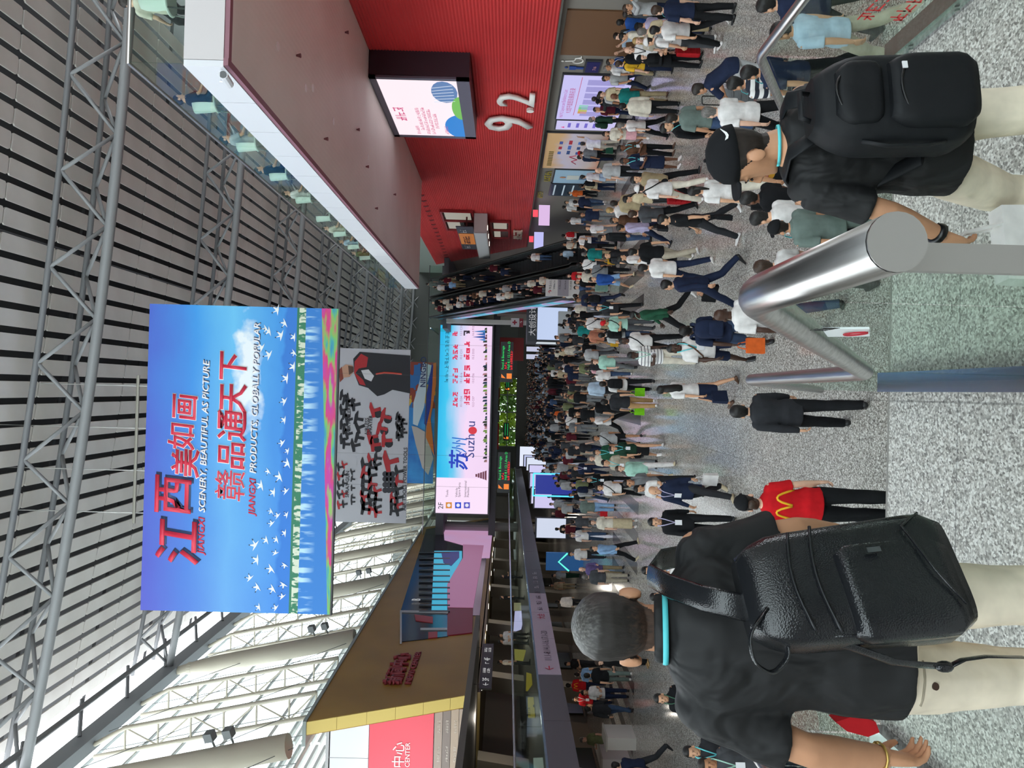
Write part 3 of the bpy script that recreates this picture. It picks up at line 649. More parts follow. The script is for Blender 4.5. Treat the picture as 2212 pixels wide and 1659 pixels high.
# things on the mezzanine seen through the glass
def board(name,label,cat,pts,plane,m_,th=(-.05,0,0),group=None):
    q=[P(x,y,**plane) for x,y in pts]; c=sum(q,Vector())/len(q)
    t=thing(name,c,label,cat,group); MB().slab(q,th).obj('panel',m_,t); return t
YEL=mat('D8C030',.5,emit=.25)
yb=board('yellow_poster','yellow sign with black letters inside the mezzanine glass','poster',[(1140,1506),(1166,1506),(1163,1548),(1141,1548)],dict(X=-11.5),YEL)
glyphs(4,.16,mat('181818'),yb,P(1146,1546,X=-11.48),(0,1,0),seed=5); MB().ball(P(1157,1525,X=-11.48),(.02,.14,.1)).obj('black_shape',mat('181818'),yb)
board('yellow_poster','yellow pennant sign beside the letters on the mezzanine','poster',[(1137,1452),(1162,1460),(1140,1490),(1136,1490)],dict(X=-11.5),YEL)
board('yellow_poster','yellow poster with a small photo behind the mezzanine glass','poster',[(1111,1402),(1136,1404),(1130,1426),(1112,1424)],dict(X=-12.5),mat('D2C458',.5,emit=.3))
board('led_screen','lilac lit screen on the mezzanine wall','screen',[(1112,1320),(1134,1319),(1126,1358),(1109,1364)],dict(X=-14),mat('CFC6F8',.5,emit=.9))
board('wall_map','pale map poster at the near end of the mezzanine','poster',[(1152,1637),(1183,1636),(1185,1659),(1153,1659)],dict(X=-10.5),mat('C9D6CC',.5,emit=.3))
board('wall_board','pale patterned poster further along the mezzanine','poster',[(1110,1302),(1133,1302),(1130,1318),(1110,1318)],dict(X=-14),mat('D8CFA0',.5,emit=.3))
# ground floor left wall
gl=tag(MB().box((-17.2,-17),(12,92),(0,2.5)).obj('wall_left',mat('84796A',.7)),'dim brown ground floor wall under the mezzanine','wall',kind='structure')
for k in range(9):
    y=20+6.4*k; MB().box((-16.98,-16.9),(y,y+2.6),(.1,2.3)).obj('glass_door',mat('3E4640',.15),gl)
cn=[('white price board leaning under the mezzanine by the red shirts',-12.6,25.6,27.4,'E6E0E2'),('white counter panel by the man in green under the mezzanine',-12.4,20.6,22.0,'E8E4E4'),('white table front beside the red shirts under the mezzanine',-11.4,24.6,25.6,'DAD6D2')]
for lab,x,a,c,col in cn:
    t=thing('counter',(x,(a+c)/2,0),lab,'counter'); MB().box((x-.4,x),(a,c),(0,.95)).obj('front_panel',mat(col,.5),t); MB().box((x-.45,x+.04),(a-.04,c+.04),(.95,1.0)).obj('worktop',mat('B8B2AC',.4),t)

# behind the viewer, unseen: end wall (glazed above), right wall, added to cut sky light
wb=tag(MB().box((-20,20),(-12.3,-12),(0,10)).obj('wall_back',mat('A8A49C',.6)),'unseen end wall added behind the staircase to cut sky light','wall',kind='structure')
for k in range(10): MB().box((-20+4*k+.05,-16+4*k-.05),(-12.2,-12.15),(10.05,24)).obj('glass_pane',M_SKYGLASS,wb)
tag(MB().box((19.6,20),(-12,8),(0,20.5)).obj('wall_right',mat('A8A49C',.6)),'unseen side wall added right of the staircase to cut sky light','wall',kind='structure')
tag(MB().box((-19.3,-19),(-12,14),(0,12)).obj('wall_left',mat('A8A49C',.6)),'plain side wall to the left of the staircase','wall',kind='structure')

# far left enclosure and lamps under the mezzanine
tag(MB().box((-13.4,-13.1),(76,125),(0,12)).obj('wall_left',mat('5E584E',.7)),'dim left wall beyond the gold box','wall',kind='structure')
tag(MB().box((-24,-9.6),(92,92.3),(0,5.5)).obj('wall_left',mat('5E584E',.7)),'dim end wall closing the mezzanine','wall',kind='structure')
for k,(x,y,z,e) in enumerate([(-12.3,20+9*i,2.35,45) for i in range(7)]+[(-13.2,20+10*i,5.2,60) for i in range(6)]):
    l=bpy.data.lights.new('mezzanine_lamp','POINT'); l.energy=e; l.color=(1,.92,.8); l.shadow_soft_size=.18; o_=bpy.data.objects.new('mezzanine_lamp',l); o_.location=(x,y,z); COL.objects.link(o_)
# ================================================================== hanging billboards
def rig(t,x0,x1,y,z,zt):
    MB().tube([(x0,y+.15,z+.45),(x1,y+.15,z+.45)],.06,6).obj('rigging_pipe',mat('B8B4A8',.4,.6),t)
    for k in range(4):
        x=lerp(x0+.4,x1-.4,k/3); MB().tube([(x,y+.15,z-.1),(x,y+.15,zs(x)+1.55)],.018,4).obj('hanger_cable',mat('C8C8C4',.4,.5),t)
BX=(-8.58,2.92)
t=NT('print_jiangxi'); o=t.obj(); s=t.n('SeparateXYZ',Vector=o)
U=t.math('DIVIDE',s.outputs[0],11.5); V=t.math('DIVIDE',s.outputs[2],7.1)      # 0..1 across and up
n1=t.n('TexNoise',Scale=.35,Detail=4,Vector=t.n('Mapping',Vector=o,Scale=(.6,1,1.3)).outputs[0])
sky=t.ramp(t.math('ADD',V,t.math('MULTIPLY',t.math('SUBTRACT',n1.outputs[0],.5),.25)),[(.0,'2F86D8'),(.30,'3E96E2'),(.55,'6CC4F2'),(.78,'3C9AE6'),(1.0,'4C68CC')])
pur=t.math('MULTIPLY',t.math('SUBTRACT',1.0,U),t.math('MULTIPLY',V,.75)); sky=t.mix(pur,sky,'5A58C0')
# cloud on the right
cu=t.math('SUBTRACT',U,.78); cv=t.math('SUBTRACT',V,.47)
cn_=t.n('TexNoise',Scale=1.3,Detail=6,Vector=o)
dd=t.math('ADD',t.math('ADD',t.math('MULTIPLY',t.math('MULTIPLY',cu,cu),22),t.math('MULTIPLY',t.math('MULTIPLY',cv,cv),130)),t.math('MULTIPLY',t.math('SUBTRACT',cn_.outputs[0],.5),3.2))
sky=t.mix(t.ramp(dd,[(.15,(255,255,255)),(.95,(0,0,0))]),sky,'EEF4F8')
# hills, shore with trees, water, flower field
hz=t.n('TexNoise',Scale=.9,Detail=3,Vector=t.n('Mapping',Vector=o,Scale=(1,1,0)).outputs[0])
c=t.mix(t.ramp(t.math('SUBTRACT',V,t.math('MULTIPLY',hz.outputs[0],.10)),[(.225,(255,255,255)),(.24,(0,0,0))]),sky,'2F7AD2')
tn=t.n('TexNoise',Scale=7,Detail=3,Vector=t.n('Mapping',Vector=o,Scale=(1,1,.35)).outputs[0])
c=t.mix(t.ramp(V,[(.212,(255,255,255)),(.216,(0,0,0))],'CONSTANT'),c,'2E7A5A')
c=t.mix(t.math('MULTIPLY',t.ramp(V,[(.0,(0,0,0)),(.168,(0,0,0)),(.17,(255,255,255)),(.205,(255,255,255)),(.206,(0,0,0))],'CONSTANT'),t.ramp(tn.outputs[0],[(.50,(0,0,0)),(.56,(255,255,255))])),c,'D8DEC8')
wn=t.n('TexNoise',Scale=5,Detail=2,Vector=t.n('Mapping',Vector=o,Scale=(1,1,.2)).outputs[0])
wat=t.mix(t.math('MULTIPLY',t.ramp(wn.outputs[0],[(.48,(0,0,0)),(.60,(255,255,255))]),t.ramp(V,[(.09,(0,0,0)),(.15,(255,255,255))])),'2F7CCB','BCE0F2')
c=t.mix(t.ramp(V,[(.165,(255,255,255)),(.168,(0,0,0))],'CONSTANT'),c,wat)
fn=t.n('TexNoise',Scale=.55,Detail=5,Vector=t.n('Mapping',Vector=o,Scale=(.7,1,4.5)).outputs[0])
fcol=t.ramp(fn.outputs[0],[(.32,'2A6FC0'),(.42,'3FA0A8'),(.48,'7CBF5A'),(.54,'D23C78'),(.62,'C23AA0'),(.7,'8FC060')])
edge=t.math('ADD',t.math('MULTIPLY',U,.075),.015)
c=t.mix(t.math('LESS_THAN',V,edge),c,fcol)
t.link(c,t.b.inputs['Base Color']); t.b.inputs['Roughness'].default_value=.6
t.link(c,t.b.inputs['Emission Color']); t.b.inputs['Emission Strength'].default_value=0.0
bj=thing('billboard',(BX[0],28,11.0),'huge blue scenery billboard with red calligraphy hanging from the roof','billboard')
MB().box(BX,(27.94,28.06),(11.0,18.1)).obj('printed_panel',t.m,bj)
MB().box((BX[0]-.02,BX[1]+.02),(27.9,28.1),(10.94,11.0)).obj('bottom_bar',mat('2A2E30',.4),bj)
rig(bj,BX[0]+3.2,BX[1]-2.7,28,18.1,lambda x:zc(x))
M_CR=mat('D8304A',.5); M_CW=mat('F4F0F2',.5); M_CS=mat('3A4A70',.6)
def calli(ch,px,py,size,sh=0,white=True):
    """brush character: white rim behind a red face; px,py = photo pixel of its lower left corner"""
    p=P(px,py,Y=27.93); 
    cx=ch=='赣'
    if white: text(ch,size,M_CW,bj,p+Vector((0,.004,0)),ext=.01,name='character_rim',bold=.012 if cx else .035,shear=sh)
    else: text(ch,size,M_CS,bj,p+Vector((.07,.006,-.05)),ext=.008,name='character_shadow',bold=.03,shear=sh)
    text(ch,size,M_CR,bj,p+Vector((0,-.012,0)),ext=.012,name='character',bold=0 if cx else .014,shear=sh)
calli('江',420,1226,1.75,.15,False); calli('西',404,1118,1.55,.1,False)
calli('美',424,1034,1.1,.1); calli('如',414,975,1.05,.1); calli('画',420,912,1.05,.1)
calli('赣',522,1086,1.2,.1); calli('品',522,1018,1.1,.1); calli('通',526,956,1.2,.1); calli('天',526,896,1.15,.1); calli('下',526,828,1.15,.1)
def slog(red,white,px,py,size,wd):
    p=P(px,py,Y=27.93); r_=text(red,size,M_CR,bj,p,ext=.01,name='word',bold=.02,shear=.2,wid=wd)
    w_=max(v.co.x for v in r_.data.vertices)+bj.location.x
    text(white,size,M_CS,bj,Vector((w_+.18,p.y+.004,p.z-.02)),ext=.006,name='word_shadow',bold=.02,shear=.2,wid=wd)
    text(white,size,M_CW,bj,Vector((w_+.15,p.y,p.z)),ext=.01,name='word',bold=.02,shear=.2,wid=wd)
slog('JIANGXI','SCENERY, BEAUTIFUL AS PICTURE',440,1197,.335,1.12)
slog('JIANGXI','PRODUCTS, GLOBALLY POPULAR',550,1113,.335,1.12)
rr=random.Random(11)
bird=MB().slab([(-.22,0,.02),(-.05,0,.05),(-.10,0,.26),(0,0,.08),(.16,0,.22),(.08,0,.02),(.24,0,-.05),(.02,0,-.04)],(0,.01,0)).mesh('crane_bird'); bird.materials.append(mat('F0F2F2',.6))
btip=MB().slab([(-.12,0,.20),(-.10,0,.27),(-.06,0,.20)],(0,-.006,0)).add([(.11,-.004,.18),(.17,-.004,.23),(.14,-.004,.15)],[(0,1,2)]).mesh('wing_tip'); btip.materials.append(mat('20242C',.6))
for k,(x,y) in enumerate([(582,715),(600,670),(616,698),(575,710),(608,725),(636,728),(566,752),(582,768),(636,762),(635,792),(620,818),(615,868),(615,908),(610,958),(622,975),(622,1000),(580,1018),(605,1030),(565,1048),(592,1064),(618,1062),(586,1104),(600,1115),(620,1112),(587,1132),(616,1152),(576,1166),(598,1165),(552,1178),(595,1196),(556,1210),(615,1220),(586,1228),(540,1250),(557,1268),(612,1262),(590,1272),(610,1290),(560,1312),(596,1314)]):
    a=rr.uniform(-.9,.9); s_=rr.uniform(.62,1.0); mw=Matrix.Translation(P(x,y,Y=27.925)-bj.location)@Matrix.Rotation(a,4,'Y')@Matrix.Diagonal((s_*rr.choice((1,-1)),1,s_,1))
    o_=inst('crane_bird',bird,bj,mw=mw); inst('wing_tip',btip,o_)
# tools banner
tb=thing('billboard',(-8.9,49,11.0),'grey power tools billboard with a man in overalls hanging behind the blue one','billboard')
MB().box((-8.92,2.53),(48.95,49.05),(11.0,18.1)).obj('printed_panel',mat('C3C3C9',.6),tb)
rig(tb,-7,1,49,18.1,lambda x:zc(x))
def tq(name,m_,pts,off=.0): MB().slab([P(x,y,Y=48.93-off) for x,y in pts],(0,.008,0)).obj(name,m_,tb)
M_TB=mat('24242A',.6); M_TRD=mat('B42A30',.6); M_SK=mat('C89A80',.6)
tq('overalls',M_TB,[(763,775),(777,760),(830,764),(886,768),(886,850),(848,842),(830,852),(815,856),(795,838),(775,832),(765,806)])
tq('red_jacket',M_TRD,[(766,781),(780,764),(795,772),(792,793),(775,796),(768,806),(784,820),(790,833),(777,830),(765,806)],.01)
tq('face',M_SK,[(738,794),(747,787),(762,790),(764,803),(755,814),(742,816),(734,808)],.01); tq('beard',mat('5A4034'),[(752,790),(763,792),(764,803),(754,810)],.02)
tq('cap',mat('8A4030'),[(732,800),(738,792),(742,818),(734,826)],.02); tq('glove',mat('D8D8DC'),[(780,800),(796,798),(808,812),(802,824),(788,818)],.02)
MB().tube([P(x,y,Y=48.9) for x,y in ((812,808),(830,805),(850,806),(868,808))],.06,5).obj('air_hose',mat('C84838'),tb)
rr=random.Random(5)
def tool(x,y,sz,m_):
    """little printed tool: body, grip, nozzle"""
    p=P(x,y,Y=48.92); a=rr.uniform(-.3,.3); c_,s_=math.cos(a)*sz,math.sin(a)*sz
    q=lambda u,v:(p.x+u*c_-v*s_,p.y,p.z+u*s_+v*c_)
    MB().slab([q(-.5,.15),q(.35,.25),q(.7,.12),q(.7,.02),q(.3,-.05),q(.15,-.1),q(.22,-.6),q(-.05,-.62),q(-.1,-.1),q(-.5,-.08)],(0,.008,0)).obj('printed_tool',m_,tb)
for r,(x,ys_,sz) in enumerate(((732,(1010,1030,1050,1070,1092),.5),(742,(1005,1025,1045,1068,1090),.45),(760,(1020,1035,1055,1075,1085),.36),(785,(1005,1022,1040,1058,1075,1090,1100),.75),(800,(995,1010,1028,1046,1064,1082,1100),.75),(812,(990,1006,1062,1080,1098,1108),.65),(858,(1020,1040,1058,1076,1092,1104),.7),(846,(1076,1090,1104),.6))):
    for k,y in enumerate(ys_): tool(x,y,sz,(M_TB,M_TRD,M_TB)[(k+r)%3] if sz>.4 else M_TB)
for y in (1025,1036,1048,1060):
    for x in (832,840,848): MB().disc(P(x,y-1,Y=48.93),.19,(0,1,0),10,.01).obj('printed_battery',mat('33323A'),tb)
for k in range(11): tool(738+6*(k%3),855+10.5*k,.62,M_TB)
for (x,y) in ((752,866),(764,876),(770,905),(774,925),(772,945),(764,964)): tool(x,y,.75,M_TB)
for (x,y) in ((806,888),(828,900),(800,946),(830,952),(806,962),(820,925)): tool(x,y,.85,M_TRD); MB().disc(P(x+10,y+6,Y=48.93),.28,(0,1,0),10,.008).obj('printed_wheel',M_TB,tb)
for k in range(10): tool(858+4*(k%4),900+5*k,.5,M_TB)
tool(838,1000,1.2,M_TRD)
TT=lambda s_,x,y,z: text(s_,z,mat('3A3A40'),tb,P(x,y,Y=48.92),ext=.004,name='word',bold=.01)
TT('AIR NAILER',756,935,.33); TT('AIRLESS',795,940,.33); TT('SPRAYER',803,940,.33); TT('SPRAY GUN',753,1075,.33); TT('AIR TOOLS POWER TOOLS',876,1103,.34)
# port banner
t=NT('print_port'); o=t.obj(); s=t.n('SeparateXYZ',Vector=o)
ck=t.n('TexVoronoi',Scale=1.6,Vector=t.n('Mapping',Vector=o,Scale=(.6,1,1.2)).outputs[0],_distance='CHEBYCHEV')
c=t.ramp(ck.outputs['Color'],[(.2,'2A6AA8'),(.4,'8A3A2A'),(.55,'D8B040'),(.7,'2F8AC8'),(.85,'3A4A70')],'CONSTANT')
blu=t.ramp(t.n('TexNoise',Scale=.6,Detail=4,Vector=o).outputs[0],[(.3,'1E62B4'),(.7,'3C9AD8')])
c=t.mix(t.math('GREATER_THAN',s.outputs[0],7.2),blu,c)
t.link(c,t.b.inputs['Base Color']); t.b.inputs['Roughness'].default_value=.6
nb=thing('billboard',(-9.07,71,11.4),'small looking port billboard with a ship and orange wave furthest away','billboard')
MB().box((-9.07,2.52),(70.95,71.05),(11.4,18.1)).obj('printed_panel',t.m,nb); rig(nb,-7,1,71,18.1,lambda x:zc(x))
def nq(name,m_,pts,off=0): MB().slab([P(x,y,Y=70.92-off) for x,y in pts],(0,.01,0)).obj(name,m_,nb)
nq('ship_hull',mat('C4D2DA',.6),[(914,783),(934,790),(922,830),(916,880),(902,920),(892,916),(893,870),(905,830)])
nq('container_stack',mat('B8AFA8',.6),[(889,920),(900,922),(922,935),(936,990),(925,1026),(912,1010),(898,960)],.01)
nq('blue_wave',mat('2A3A9A',.6),[(933,785),(940,800),(930,880),(925,915),(938,960),(940,990),(930,930),(916,915),(920,860)],.02)
nq('orange_wave',mat('E07830',.6),[(936,785),(942,783),(942,830),(936,870),(930,905),(936,960),(938,985),(920,945),(921,920),(930,880),(934,830)],.03)
text('NINGBO',.75,mat('2A3A6A'),nb,P(919,837,Y=70.88),ext=.01,name='word',bold=.01)

# ================================================================== LED screen on the bridge
brg=thing('bridge',(-2,67,5.6),'footbridge with glass sides crossing the hall behind the big LED screen','bridge',kind='structure')
MB().box((-13,11),(66,70.5),(9.9,10.6)).obj('deck',mat('5A5C60',.6),brg)
for k in range(12): MB().box((-13+2*k+.02,-11+2*k-.02),(66.0,66.03),(10.6,11.7)).obj('glass_pane',M_GLASS,brg)
MB().tube([(-13,66,11.72),(11,66,11.72)],.04,6).obj('top_rail',M_CHAN,brg)
MB().box((-13,11),(66.2,66.5),(5.3,5.9)).obj('lower_beam',mat('4A4C50',.6),brg)
for x in (-12.5,8.5): MB().tube([(x,68,0),(x,68,9.9)],.4,12).obj('pier',mat('8C8A88',.6),brg)
t=NT('led_suzhou'); o=t.obj(); s=t.n('SeparateXYZ',Vector=o); nz=t.n('TexNoise',Scale=.35,Detail=4,Vector=t.n('Mapping',Vector=o,Scale=(.5,1,1.2)).outputs[0])
V=t.math('ADD',t.math('DIVIDE',s.outputs[2],4.55),t.math('MULTIPLY',t.math('SUBTRACT',nz.outputs[0],.5),.5))
c=t.ramp(V,[(.0,'F0D4F2'),(.45,'F4D8F6'),(.62,'B4D2F4'),(.78,'3CC4EE'),(1.0,'14B4E8')])
t.link(c,t.b.inputs['Emission Color']); t.b.inputs['Emission Strength'].default_value=1.0; t.b.inputs['Base Color'].default_value=(.02,.02,.02,1)
sz=thing('led_screen',(-10.85,65,5.98),'wide pink and cyan LED screen with city name hanging across the hall','screen')
MB().box((-10.95,5.75),(65.05,65.5),(5.85,10.65)).obj('casing',mat('4A4C50',.4),sz)
MB().box((-7.75,5.62),(65,65.06),(5.98,10.53)).obj('picture_panel',t.m,sz)
MB().box((-10.85,-7.75),(65,65.06),(5.98,10.53)).obj('guide_panel',mat('FBE2FA',.5,emit=1.0),sz)
E_=lambda c,e=.9: mat(c,.5,emit=e)
def sq(name,m_,pts,off=0): MB().slab([P(x,y,Y=64.99-off) for x,y in pts],(0,.01,0)).obj(name,m_,sz)
def st(s_,x,y,z,m_,**k): return text(s_,z,m_,sz,P(x,y,Y=64.97),ext=.005,name=k.pop('name','word'),**k)
st('苏',1006,1017,1.75,E_('2A48C8'),name='character',bold=.02,shear=.1); st('州',1005,980,1.45,E_('2A78D8'),name='character',shear=.1)
st('Suzh',1024,990,1.15,E_('2E3A8A')); st('u',1026,923,1.15,E_('2E3A8A'))
MB().ball(P(1021,930,Y=64.95),(.34,.03,.38)).obj('lantern_mark',E_('E03848'),sz)
st('2F',957,1100,.62,E_('3A3A50',.5))
for x,cl,l1,l2 in ((969,'E09030','Tools',''),(989,'2A50D8','Vehicle','Spare Parts'),(1008,'5A58C8','International','Pavilion')):
    sq('pictogram',E_(cl),[(x-6,1098),(x+7,1098),(x+7,1085),(x-6,1085)]); MB().disc(P(x+.5,1091.5,Y=64.96),.16,(0,1,0),10,.01).obj('pictogram_dot',E_('F4F0FF'),sz)
    st(l1,x-1,1074,.28,E_('5A4A60',.4)); 
    if l2: st(l2,x+5,1074,.28,E_('5A4A60',.4))
glyphs(12,.34,E_('1A4A70',.4),sz,P(968,826,Y=64.97),seed=31)
for k in range(4):
    y=lerp(872,718,k/3)
    glyphs(3 if k<3 else 1,.42,E_('E83860'),sz,P(988,y+8,Y=64.97),seed=60+k,th=.25); glyphs(3 if k<3 else 1,.5,E_('E83860') if k<3 else E_('4A4050',.5),sz,P(1014,y+8,Y=64.97),seed=66+k,th=.25)
    st(('10.1 D34','18.1 A16','10.2 C31','12.2 C31')[k],998,y+8,.26,E_('B070A0',.7)); st(('12.2 C07','13.2 F36','15.2 D33','16.4 F15')[k],1024,y+8,.26,E_('B070A0',.7))
rr=random.Random(3)
for k in range(60):     # painted town along the bottom edge
    y=lerp(1000,706,k/60)+rr.uniform(-3,3); h=rr.uniform(3,10)
    sq('town_mark',E_(rr.choice(('1E3A2A','2A5A38','3A4A30','6A3A40','20405A','D89AA0','8AB050','18242A')),.6),[(1052-h,y),(1052,y),(1052,y-5),(1052-h*.8,y-4)],.01)
for k,h in enumerate((26,20,28,14)): sq('tower_mark',E_(('4A88D0','3A70C0','2A58B0','6AA0E0')[k],.8),[(1048-h,716+6*k),(1048,719+6*k),(1048,713+6*k)],.015)
for k in range(5): sq('pagoda_mark',E_('8A4A60',.6),[(1027+5*k,1030+1.4*k),(1031+5*k,1030+2*k),(1031+5*k,1024-2*k),(1027+5*k,1024-1.4*k)],.015)

# ================================================================== hanging text signs
def dotsign(x0,x1,y,z0,z1,label,big=True,nm='led_sign'):
    t=thing(nm,((x0+x1)/2,y,z0),label,'sign','hanging LED direction signs')
    MB().box((x0,x1),(y,y+.15),(z0,z1)).obj('case',mat('0E1014',.4),t)
    h=z1-z0; g_,r_,o_=E_('20F070'),E_('FF2030'),E_('FF8A30')
    if big:
        text('Food & Beverage',h*.27,g_,t,(x0+h*1.0,y-.01,z0+h*.72),ext=0); glyphs(3,h*.18,r_,t,(x0+h*1.0,y-.01,z0+h*.50),seed=1,th=.2)
        text('Hall 8.1 12.1,Area D',h*.27,g_,t,(x0+h*1.0,y-.01,z0+h*.26),ext=0); glyphs(8,h*.17,r_,t,(x0+h*1.0,y-.01,z0+h*.05),seed=2,th=.2)
    else:
        for k in range(2): MB().box((x0+h*.9,x1-.1),(y-.012,y),(z0+h*(.62-.4*k),z0+h*(.74-.4*k))).obj('text_line',E_('18A050'),t)
    MB().slab([(x0+h*.3,y-.01,z0+h*.55),(x0+h*.65,y-.01,z0+h*.9),(x0+h*.35,y-.01,z0+h*.9)],(0,.01,0)).obj('arrow',o_,t)
    MB().slab([(x0+h*.28,y-.01,z0+h*.08),(x0+h*.7,y-.01,z0+h*.08),(x0+h*.7,y-.01,z0+h*.48),(x0+h*.28,y-.01,z0+h*.48)],(0,.01,0)).obj('food_icon',o_,t)
    for x in (x0+.3,x1-.3): MB().tube([(x,y+.07,z1),(x,y+.07,zs((x0+x1)/2)+.3)],.006,4).obj('hanger',M_ROD,t)
dotsign(.55,3.17,48,4.22,5.04,'black LED sign with green Food and Beverage text, right of the pair')
dotsign(-6.61,-4.0,48,4.22,5.04,'black LED sign with green Food and Beverage text, left of the pair')
dotsign(-.04,1.3,75,4.27,4.72,'tiny far LED sign behind the right Food and Beverage sign',False)
dotsign(-5.05,-3.24,75,4.23,4.8,'tiny far LED sign under the red banner',False)
rb=thing('red_banner',(-4.3,70,5.2),'red banner with a white star logo under the big LED screen','banner')
MB().box((-5.53,-3.1),(69.9,70),(5.2,5.96)).obj('cloth_panel',mat('D83838',.6),rb); text('★Lantstar',.38,mat('F4E8E8'),rb,(-5.0,69.88,5.5),ext=.005,bold=.01)
pb=thing('photo_banner',(0,70,5.2),'row of photo panels hanging right of the red banner','banner')
for k,cl in enumerate(('8A8A86','7A7438','A8503C','C9C6BE')): MB().box((-3.0+1.1*k,-1.95+1.1*k),(69.9,70),(5.2,5.96)).obj('photo_panel',mat(cl,.6),pb)
# booth
kb=thing('design_booth',(4.95,52,0),'dark grey design company booth with a lit wall among the crowd','booth')
MB().box((3.5,6.4),(52,55.5),(2.55,3.25)).obj('fascia',mat('3C3F44',.5),kb)
for (x,y) in ((3.5,52),(6.25,52),(3.5,55.3),(6.25,55.3)): MB().box((x,x+.15),(y,y+.15),(0,2.6)).obj('post',mat('34373C',.5),kb)
MB().box((3.6,6.3),(55.2,55.3),(.2,2.6)).obj('lit_wall',E_('C4D4F4',.95),kb); MB().box((3.55,3.6),(52.2,55.2),(.9,2.5)).obj('lit_side',E_('DCE6EC',.8),kb)
text('大创设计',.52,mat('E8E8EC',.5,emit=.5),kb,(3.9,51.98,2.72),ext=.01,name='character'); glyphs(9,.13,mat('B8B8BC',.5,emit=.3),kb,(4.2,51.98,2.59),seed=8)
MB().box((4.0,5.8),(53,53.6),(0,1.0)).obj('counter',mat('E4E4E6',.4),kb)
# pillar with first aid sign, wayfinding totem
pl=thing('steel_column',(5.6,60,0),'white steel column beside the escalators with a first aid sign','column')
MB().box((5.35,5.7),(59.8,60.15),(0,9.6)).obj('shaft',mat('C9C4BC',.5),pl)
MB().box((5.15,5.85),(59.5,59.58),(3.72,4.38)).obj('sign_plate',mat('D4CCCC',.5),pl); MB().box((5.15,5.85),(59.5,59.58),(3.4,3.70)).obj('arrow_plate',mat('8A2430',.5),pl)
text('✚',.5,mat('A02838'),pl,(5.3,59.49,3.9),ext=0); text('↑',.3,mat('F0E0E0'),pl,(5.42,59.49,3.44),ext=0)
wt=thing('wayfinding_totem',(5.75,40.5,0),'white and grey direction totem at the foot of the escalators','sign')
MB().box((5.25,6.15),(40.4,40.6),(0,2.6)).obj('board',mat('C9C5C2',.5),wt); MB().box((5.25,6.15),(40.38,40.4),(1.35,1.95)).obj('grey_band',mat('8E8890',.5),wt)
text('↑',.3,mat('C02030'),wt,(5.35,40.37,2.25),ext=0); text('9.2-11.2',.18,mat('4A4A50'),wt,(5.62,40.37,2.3),ext=0)
for k in range(6): glyphs(5,.09,mat('4A4A50'),wt,(5.6,40.37,2.1-.3*k),seed=k+80)

# ================================================================== escalators
M_ESC=mat('2A2A2C',.4); M_RUB=mat('141414',.5); M_STEP=mat('1E1F22',.55)
SL=10.0/17.3
def escalator(x0,x1,label,art):
    t=thing('escalator',((x0+x1)/2,43,0),label,'escalator','escalators')
    z=lambda y: max(0,min(10,(y-43.4)*SL))
    for i in range(52):
        y=43.4+i*.3327; MB().box((x0+.3,x1-.3),(y,y+.36),(z(y)-.12,z(y)+.19)).obj('step',M_STEP,t)
    for x in (x0,x1-.22):
        MB().hexa([(x,42.6,0),(x+.22,42.6,0),(x+.22,44,0),(x,44,0),(x,42.6,.45),(x+.22,42.6,.45),(x+.22,60.7,10.4),(x,60.7,10.4)]).obj('skirt_end',M_ESC,t) if 0 else None
        MB().slab([(x,42.6,-.0),(x,43.9,0),(x,61,9.2),(x,61.5,10.4),(x,60.7,10.4),(x,43.4,.42),(x,42.6,.42)],(.22,0,0)).obj('skirt',M_ESC,t)
        MB().slab([(x+.1,42.6,.42),(x+.1,43.4,.42),(x+.1,60.7,10.4),(x+.1,61.5,10.4),(x+.1,61.5,11.0),(x+.1,60.4,11.0),(x+.1,43.2,1.06),(x+.1,42.6,1.06)],(.02,0,0)).obj('side_panel',mat('3A3C3E',.25),t)
        MB().tube(bendpath([(x+.11,42.3,.7),(x+.11,42.5,1.08),(x+.11,43.2,1.1),(x+.11,60.4,11.05),(x+.11,61.6,11.05)],.3),.05,6).obj('handrail',M_RUB,t)
    MB().slab([(x0+.22,43.9,-.0),(x0+.22,61,9.2),(x0+.22,60,8.2),(x0+.22,45.5,0)],(x1-x0-.44,0,0)).obj('underside',mat('4A484A',.5),t)
    if art:
        t2=NT('escalator_art'); nz=t2.n('TexNoise',Scale=.7,Detail=3,Vector=t2.obj()); c=t2.ramp(nz.outputs[0],[(.3,'28A8CC'),(.45,'68C4DC'),(.55,'C8A0D0'),(.7,'3CB0D4')])
        t2.link(c,t2.b.inputs['Base Color']); t2.link(c,t2.b.inputs['Emission Color']); t2.b.inputs['Emission Strength'].default_value=.35
        MB().slab([(x0-.02,46.2,1.25),(x0-.02,61,9.75),(x0-.02,61,9.1),(x0-.02,46.4,.35)],(-.04,0,0)).obj('art_panel',t2.m,t)
escalator(5.75,7.4,'escalator packed with people, left of the pair, with a bright blue side panel',True)
escalator(7.4,9.05,'sparsely used escalator beside the red wall, right of the pair',False)
uf=tag(MB().box((5,20),(61,150),(9.6,10.0)).obj('floor',mat('54585E',.6)),'upper floor gallery beyond the escalators','floor',kind='structure')
for k in range(20): MB().box((5.02,5.05),(61.5+3*k,64.4+3*k),(10,11)).obj('glass_pane',M_GLASS,uf)
MB().tube([(5.03,61.5,11.03),(5.03,121,11.03)],.05,6).obj('top_rail',M_CHAN,uf)
wf=tag(MB().box((11.3,11.6),(58,150),(0,9.6)).obj('wall_right',mat('6E665E',.7)),'dim right wall beyond the escalators','wall',kind='structure')
rs=thing('shop_front',(9,64,0),'red fronted shop unit below the far gallery right of the LED signs','shopfront')
